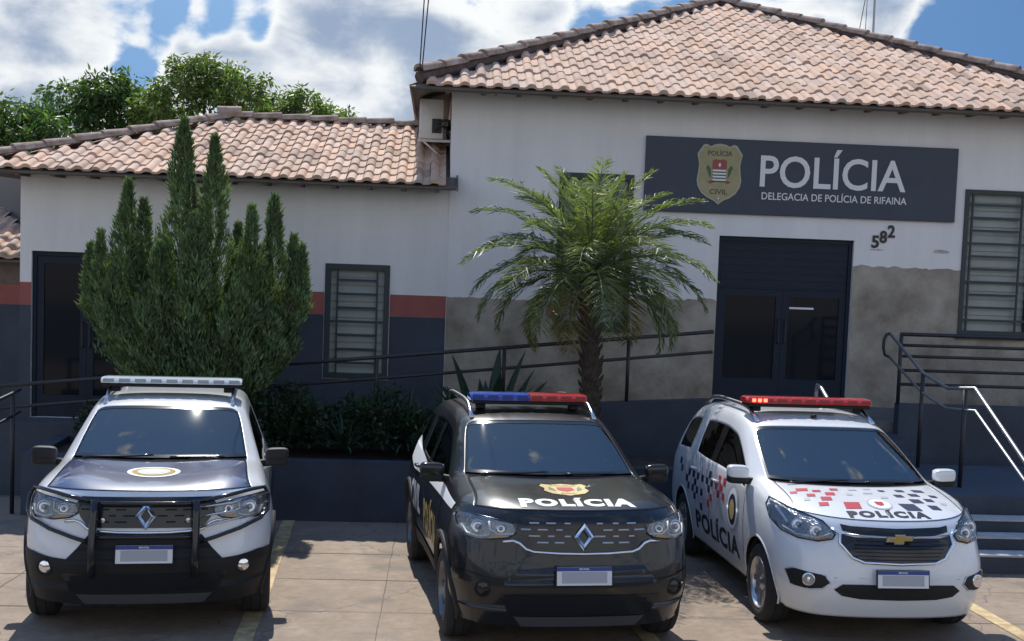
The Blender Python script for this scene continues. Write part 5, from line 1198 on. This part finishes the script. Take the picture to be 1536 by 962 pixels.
# ---- minivan ------------------------------------------------------------------------
def van_prof(y, z):
    pts = [(.24, .80), (.42, .845), (.60, .862), (.78, .868), (.93, .862), (1.04, .848), (1.12, .82), (1.18, .805), (1.62, .60)]
    for (a, xa), (b, xb) in zip(pts, pts[1:]):
        if z <= b: x = xa+(xb-xa)*max(0, (z-a)/(b-a)); break
    else: x = .60
    x += .014*(gauss(y, .86, .5)+gauss(y, 3.5, .5))*(1 if z < .75 else max(0, 1-(z-.75)/.2))
    if y < .95: x -= .02*((.95-y)/.5)**2
    if y > 3.7: x -= .06*((y-3.7)/.6)**2
    return x
van_top = [
 [(0, .10, .23), (.35, .12, .23), (.58, .18, .23), (.71, .30, .23), (.785, .46, .24)],
 [(0, .03, .36), (.35, .05, .36), (.60, .12, .36), (.75, .25, .37), (.835, .46, .38)],
 [(0, .01, .49), (.36, .03, .49), (.61, .10, .49), (.77, .235, .50), (.855, .46, .50)],
 [(0, .02, .62), (.36, .04, .62), (.61, .12, .62), (.77, .255, .62), (.86, .48, .63)],
 [(0, .045, .74), (.36, .065, .74), (.60, .15, .745), (.755, .29, .75), (.855, .52, .75)],
 [(0, .075, .84), (.36, .10, .845), (.59, .19, .85), (.735, .335, .86), (.845, .57, .87)],
 [(0, .115, .915), (.36, .145, .92), (.575, .235, .93), (.715, .39, .94), (.828, .63, .955)],
 [(0, .17, .965), (.355, .20, .97), (.56, .29, .985), (.695, .45, 1.00), (.805, .70, 1.02)],
 [(0, .30, 1.012), (.34, .33, 1.017), (.54, .42, 1.03), (.68, .56, 1.045), (.795, .78, 1.055)],
 [(0, .60, 1.078), (.33, .62, 1.083), (.53, .68, 1.09), (.68, .78, 1.095), (.785, .95, 1.09)],
 [(0, .88, 1.122), (.33, .91, 1.126), (.54, .98, 1.128), (.685, 1.08, 1.125), (.778, 1.22, 1.115)],
 [(0, .98, 1.138), (.34, 1.01, 1.138), (.57, 1.08, 1.138), (.70, 1.18, 1.138), (.766, 1.34, 1.13)],
 [(0, 1.40, 1.345), (.32, 1.42, 1.343), (.54, 1.48, 1.338), (.665, 1.56, 1.328), (.722, 1.67, 1.31)],
 [(0, 1.83, 1.525), (.30, 1.845, 1.523), (.51, 1.885, 1.515), (.62, 1.95, 1.50), (.668, 2.03, 1.475)],
 [(0, 1.95, 1.568), (.30, 1.96, 1.566), (.51, 1.99, 1.555), (.612, 2.05, 1.535), (.655, 2.13, 1.507)],
 [(0, 2.36, 1.618), (.30, 2.36, 1.616), (.50, 2.38, 1.602), (.605, 2.40, 1.578), (.648, 2.42, 1.542)],
 [(0, 2.45, 1.624), (.30, 2.45, 1.622), (.50, 2.46, 1.608), (.605, 2.48, 1.584), (.648, 2.50, 1.547)],
 [(0, 3.22, 1.628), (.30, 3.22, 1.626), (.50, 3.22, 1.612), (.60, 3.22, 1.588), (.645, 3.22, 1.55)],
 [(0, 3.36, 1.624), (.30, 3.36, 1.622), (.50, 3.36, 1.608), (.598, 3.35, 1.585), (.642, 3.34, 1.547)],
 [(0, 4.02, 1.56), (.30, 4.01, 1.558), (.48, 4.0, 1.545), (.572, 3.97, 1.525), (.62, 3.93, 1.495)],
 [(0, 4.22, 1.14), (.34, 4.215, 1.14), (.57, 4.19, 1.14), (.68, 4.15, 1.14), (.755, 4.08, 1.13)],
 [(0, 4.25, 1.06), (.35, 4.245, 1.06), (.60, 4.21, 1.06), (.73, 4.16, 1.06), (.80, 4.08, 1.05)],
 [(0, 4.27, .96), (.36, 4.265, .96), (.61, 4.23, .96), (.75, 4.17, .96), (.825, 4.08, .96)],
 [(0, 4.29, .84), (.36, 4.285, .84), (.62, 4.25, .84), (.76, 4.19, .84), (.83, 4.08, .84)],
 [(0, 4.33, .70), (.36, 4.325, .70), (.62, 4.29, .70), (.765, 4.22, .70), (.835, 4.09, .70)],
 [(0, 4.36, .56), (.36, 4.355, .56), (.62, 4.32, .56), (.765, 4.24, .56), (.835, 4.10, .56)],
 [(0, 4.34, .42), (.36, 4.335, .42), (.61, 4.30, .42), (.75, 4.22, .42), (.825, 4.09, .42)],
 [(0, 4.27, .28), (.34, 4.265, .28), (.58, 4.23, .28), (.71, 4.17, .28), (.79, 4.06, .28)]]
van_stn = [(7, 0, 0), (8, .68, .15), (9, .90, .4), (10, 1.16, .8), (11, 1.32, 1), (12, 1.56, 1), (13, 1.86, 1), (14, 2.08, 1), (15, 2.42, 1), (16, 2.50, 1), (17, 3.14, 1), (18, 3.30, 1), (19, 3.96, 1), (20, 0, 0)]
VAN = dict(L=4.36, top=van_top, part_top=top_parts, part_side=side_parts, wheels=(.86, 3.48), wr=.325, arch=.372, mir=(1.78,),
           side=make_side(van_stn, van_prof, [7, 6, 5, 4, 3, 2, 1, 0], list(range(20, 28)), [1.6, 1.53, 1.07, .95, .78, .60, .42, .26]))
c = Car(VAN); c.root = thing('police_minivan', 'white police minivan with red light bar and red and navy checks by the steps', 'police car'); c.handle_m = P_white
c.panel('body', 'body', [P_white, M_dark]); c.panel('hood', 'hood', [P_white, M_dark]); c.panel('cowl', 'cowl', M_gloss, push=-.012)
c.panel('windshield', 'windshield', M_ws, push=-.003); c.panel('rear_window', 'rear_window', M_sg, push=-.004)
for sd_ in 'lr':
    for n in ('front', 'back', 'quarter'): c.panel(f'side_window_{n}_{sd_}', 'side_window', M_sg, push=-.004)
[c.panel('pillar_'+k, 'door_pillar', M_gloss, push=.001) for k in 'lr']
c.interior(1.0, 1.138); c.frit(); c.gap('hood', 'hood_gap', .0035); c.arches(P_white, .008, .40, .372)
def sym(h): return [(-x, z) for x, z in h[::-1]]+[(x, z) for x, z in h if x > 0]
gr = c.ob('grille', c.poly(sym([(0, .845), (.34, .85), (.435, .865), (.44, .80), (.36, .70), (.28, .672), (0, .665)]), 'y', .008, 0, .04), M_gloss, None, True)
c.ob('grille', c.poly(sym([(0, .915), (.36, .925), (.43, .935), (.42, .89), (.30, .868), (0, .86)]), 'y', .006, 0, .04), M_gloss, None, True)
for i in range(6): c.ob('grille_bar', MB().tube(c.line([(x*.05*(8-.9*abs(i-3.0)*.4), .69+.027*i) for x in (-.9, -.4, 0, .4, .9)], 'y', .010), .004, 6), M_plast, gr, True)
c.ob('grille_trim', MB().tube(c.line([(-.50, .90), (-.44, .865), (-.45, .80), (-.365, .70), (-.28, .668), (0, .66), (.28, .668), (.365, .70), (.45, .80), (.44, .865), (.50, .90)], 'y', .009), .012, 8), M_chr, gr, True)
c.ob('grille_trim', MB().tube(c.line([(-.45, .87), (-.2, .855), (0, .852), (.2, .855), (.45, .87)], 'y', .009), .006, 8), M_sat, gr, True)
p, n = c.hit(0, .85, 'y'); Mx = Matrix(((1, 0, 0, 0), (0, 0, -1, p.y-.012), (0, 1, 0, .85), (0, 0, 0, 1))); bow = lambda k, kz: [(x*k, z*kz) for x, z in ((-.035, .03), (-.03, .012), (-.085, .012), (-.1, -.02), (-.04, -.02), (-.035, -.034), (.03, -.034), (.035, -.012), (.09, -.012), (.1, .02), (.04, .02), (.042, .03))]
e = c.ob('badge', MB().prism(bow(1.12, 1.2), .014, Mx), M_chr, gr); c.ob('badge_face', MB().prism(bow(.95, .92), .018, Mx), M_gold_e, e)
c.ob('lower_intake', c.poly(sym([(0, .505), (.30, .505), (.44, .50), (.50, .455), (.44, .41), (.30, .39), (0, .385)]), 'y', .006, 0, .04), M_plast, None, True)
c.ob('bumper_crease', MB().tube(c.line([(-.5, .545), (-.3, .555), (0, .56), (.3, .555), (.5, .545)], 'y', -.004), .008, 6), P_white, None, True)
for sg in (-1, 1):
    c.lamp([(.475, .86), (.545, .945), (.66, .985), (.735, 1.01), (.80, 1.04), (.832, .99), (.838, .90), (.80, .835), (.72, .805), (.60, .80), (.50, .825)], [(.60, .872, .05), (.705, .90, .047)],
           [([(.51, .86), (.60, .825), (.72, .83), (.79, .87)], .006), ([(.755, .90), (.79, .99)], .012)], sg=sg, amber=[(.515, .835), (.60, .808), (.63, .815), (.55, .85)])
    f = c.ob('fog_light', c.poly([(sg*x, z) for x, z in ((.53, .50), (.56, .555), (.76, .58), (.80, .555), (.77, .45), (.66, .44), (.58, .455))], 'y', .006, 0, .03), M_plast, None, True)
    p, n = c.hit(sg*.67, .515, 'y'); Mx = Matrix.Translation(p+n*.01) @ (n+Vector((0, -1, 0))).to_track_quat('Z', 'Y').to_matrix().to_4x4(); c.ob('lens', MB().lathe([(.05, 0), (.05, .01), (.043, .012), (.03, .009), (.001, .014)], Mx, 24), M_lamp, f, True)
    c.ob('fog_trim', MB().tube(c.line([(sg*x, z) for x, z in ((.53, .50), (.56, .555), (.76, .58), (.80, .555), (.77, .45), (.66, .44), (.58, .455), (.53, .50))], 'y', .007), .005, 6), M_sat, f, True)
    c.mirror(sg, (.925, 1.30, 1.155), (.19, .13, .16), P_white, M_plast)
    c.ob('tail_light', c.poly([(x*sg, z) for x, z in ((.66, .80), (.82, .80), (.80, 1.08), (.70, 1.1))], 'yr', .006), M_redl, None, True)
    for y in VAN['wheels']: c.wheel(.755*sg, y, sg, True)
c.plate(.56, -.022); c.wipers(.97, 1.14, .6)
c.rails(lambda y: .55, 2.0, 3.8, .06, M_sat, .02)
seams(c, [(1.30, 1.26), (2.46, 2.42), (3.25, 3.2)], 1.09, .42, [(2.12, .955), (2.94, .96)])
c.ob('roof_antenna', MB().tube([(0, 2.05, 1.585), (0, 2.05, 1.60), (0, 2.07, 1.615)], [.03, .026, .012], 10), M_plast, None, True)
c.text('POLÍCIA', 0, .295, .66, .13, 'z', M_dblack, .003, .06, space=1.25)
# checks on hood and flanks
def sq(x, y, w, h, k=.18): return [(x-w/2+k*h*.5, y+h/2), (x+w/2+k*h*.5, y+h/2), (x+w/2-k*h*.5, y-h/2), (x-w/2-k*h*.5, y-h/2)]
red, navy, grey = [], [], []
red += [sq(-.235, .44, .13, .13), sq(-.46, .47, .08, .07), sq(-.40, .58, .09, .08), sq(-.33, .69, .08, .07), sq(-.5, .66, .07, .06), sq(-.53, .80, .10, .07), sq(-.42, .76, .07, .05), sq(-.62, .74, .06, .05), sq(-.26, .80, .07, .05)]
navy += [sq(.235, .42, .13, .13, -.18), sq(.44, .43, .08, .08, -.18), sq(.34, .55, .09, .08, -.18), sq(.46, .58, .07, .06, -.18), sq(.24, .66, .07, .06, -.18), sq(.38, .69, .08, .06, -.18), sq(.46, .80, .09, .06, -.18), sq(.30, .79, .07, .05, -.18), sq(.54, .68, .06, .05, -.18), sq(.14, .78, .05, .04, -.18)]
grey += [sq(-.10, .8, .07, .04), sq(0, .72, .08, .04), sq(.03, .82, .06, .03), sq(-.17, .68, .05, .04), sq(.10, .62, .06, .04), sq(-.56, .58, .05, .05), sq(.56, .53, .05, .05)]
for n, l, m in (('red_check_pattern', red, M_dred), ('navy_check_pattern', navy, M_dnavy), ('grey_check_pattern', grey, M_dgrey)): c.ob(n, c.polys(l, 'z', .003, .08), m, None, True)
ring = lambda r, cx, cy, k=1: [(cx+r*math.cos(a), cy+k*r*math.sin(a)) for a in [i*2*math.pi/32 for i in range(32)]]
e = c.ob('hood_crest', c.poly(ring(.10, 0, .47, 1.1), 'z', .003), M_dgrey, None, True); c.ob('crest_field', c.poly(ring(.085, 0, .47, 1.1), 'z', .005), M_dwhite, e, True); c.ob('crest_shield', c.poly([(-.035, .51), (.035, .51), (.03, .45), (0, .425), (-.03, .45)], 'z', .007), M_dred, e, True)
for ax, sg in (('x-', -1), ('x+', 1)):
    r_, n_, g_ = [], [], []; random.seed(4); cs = .083
    for i in range(22):
        for j in range(6):
            y = 1.95+i*cs; z = .985-j*cs*.83-.03*(i/22); dia = (i+j) % 2
            lim = (j <= 5-abs(i-9)*.28) and (i < 21-j*1.6) and (i > j*.9-2)
            if not lim or dia: continue
            q = [(y-cs/2, z-cs*.41), (y+cs/2, z-cs*.41), (y+cs/2, z+cs*.41), (y-cs/2, z+cs*.41)]
            t = random.random()
            (r_ if i < 3+j*.8 and t < .75 else n_ if t < .66 else g_).append(q)
    for n, l, m in (('red_check_pattern', r_, M_dred), ('navy_check_pattern', n_, M_dnavy), ('grey_check_pattern', g_, M_dgrey)): c.ob(n, c.polys(l, ax, .003, .1), m, None, True)
    e = c.ob('door_crest', c.poly(ring(.19, 1.62, .80, 1.12), ax, .003), M_dgrey, None, True); c.ob('crest_field', c.poly(ring(.16, 1.62, .80, 1.12), ax, .005), M_dwhite, e, True)
    c.ob('crest_ring', c.poly(ring(.12, 1.62, .79, 1.15), ax, .007), M_dnavy, e, True); c.ob('crest_core', c.poly(ring(.075, 1.62, .79, 1.2), ax, .009), M_dyel, e, True)
    c.text('POLÍCIA', 2.16, .50, 1.5, .23, ax, M_dblack, .003, .035, flipx=sg < 0)
lb = c.lightbar(1.22, 2.28, 1.69, .068, [(0, 1, M_redbar)])
for x in (-.545, -.49, -.435):
    MB().rbox(x-.017, x+.017, -.143, -.1375, .02, .05, .002, 1).build('lit_led', M_led, lb)
c.finish(3.645, -7.62, .03)
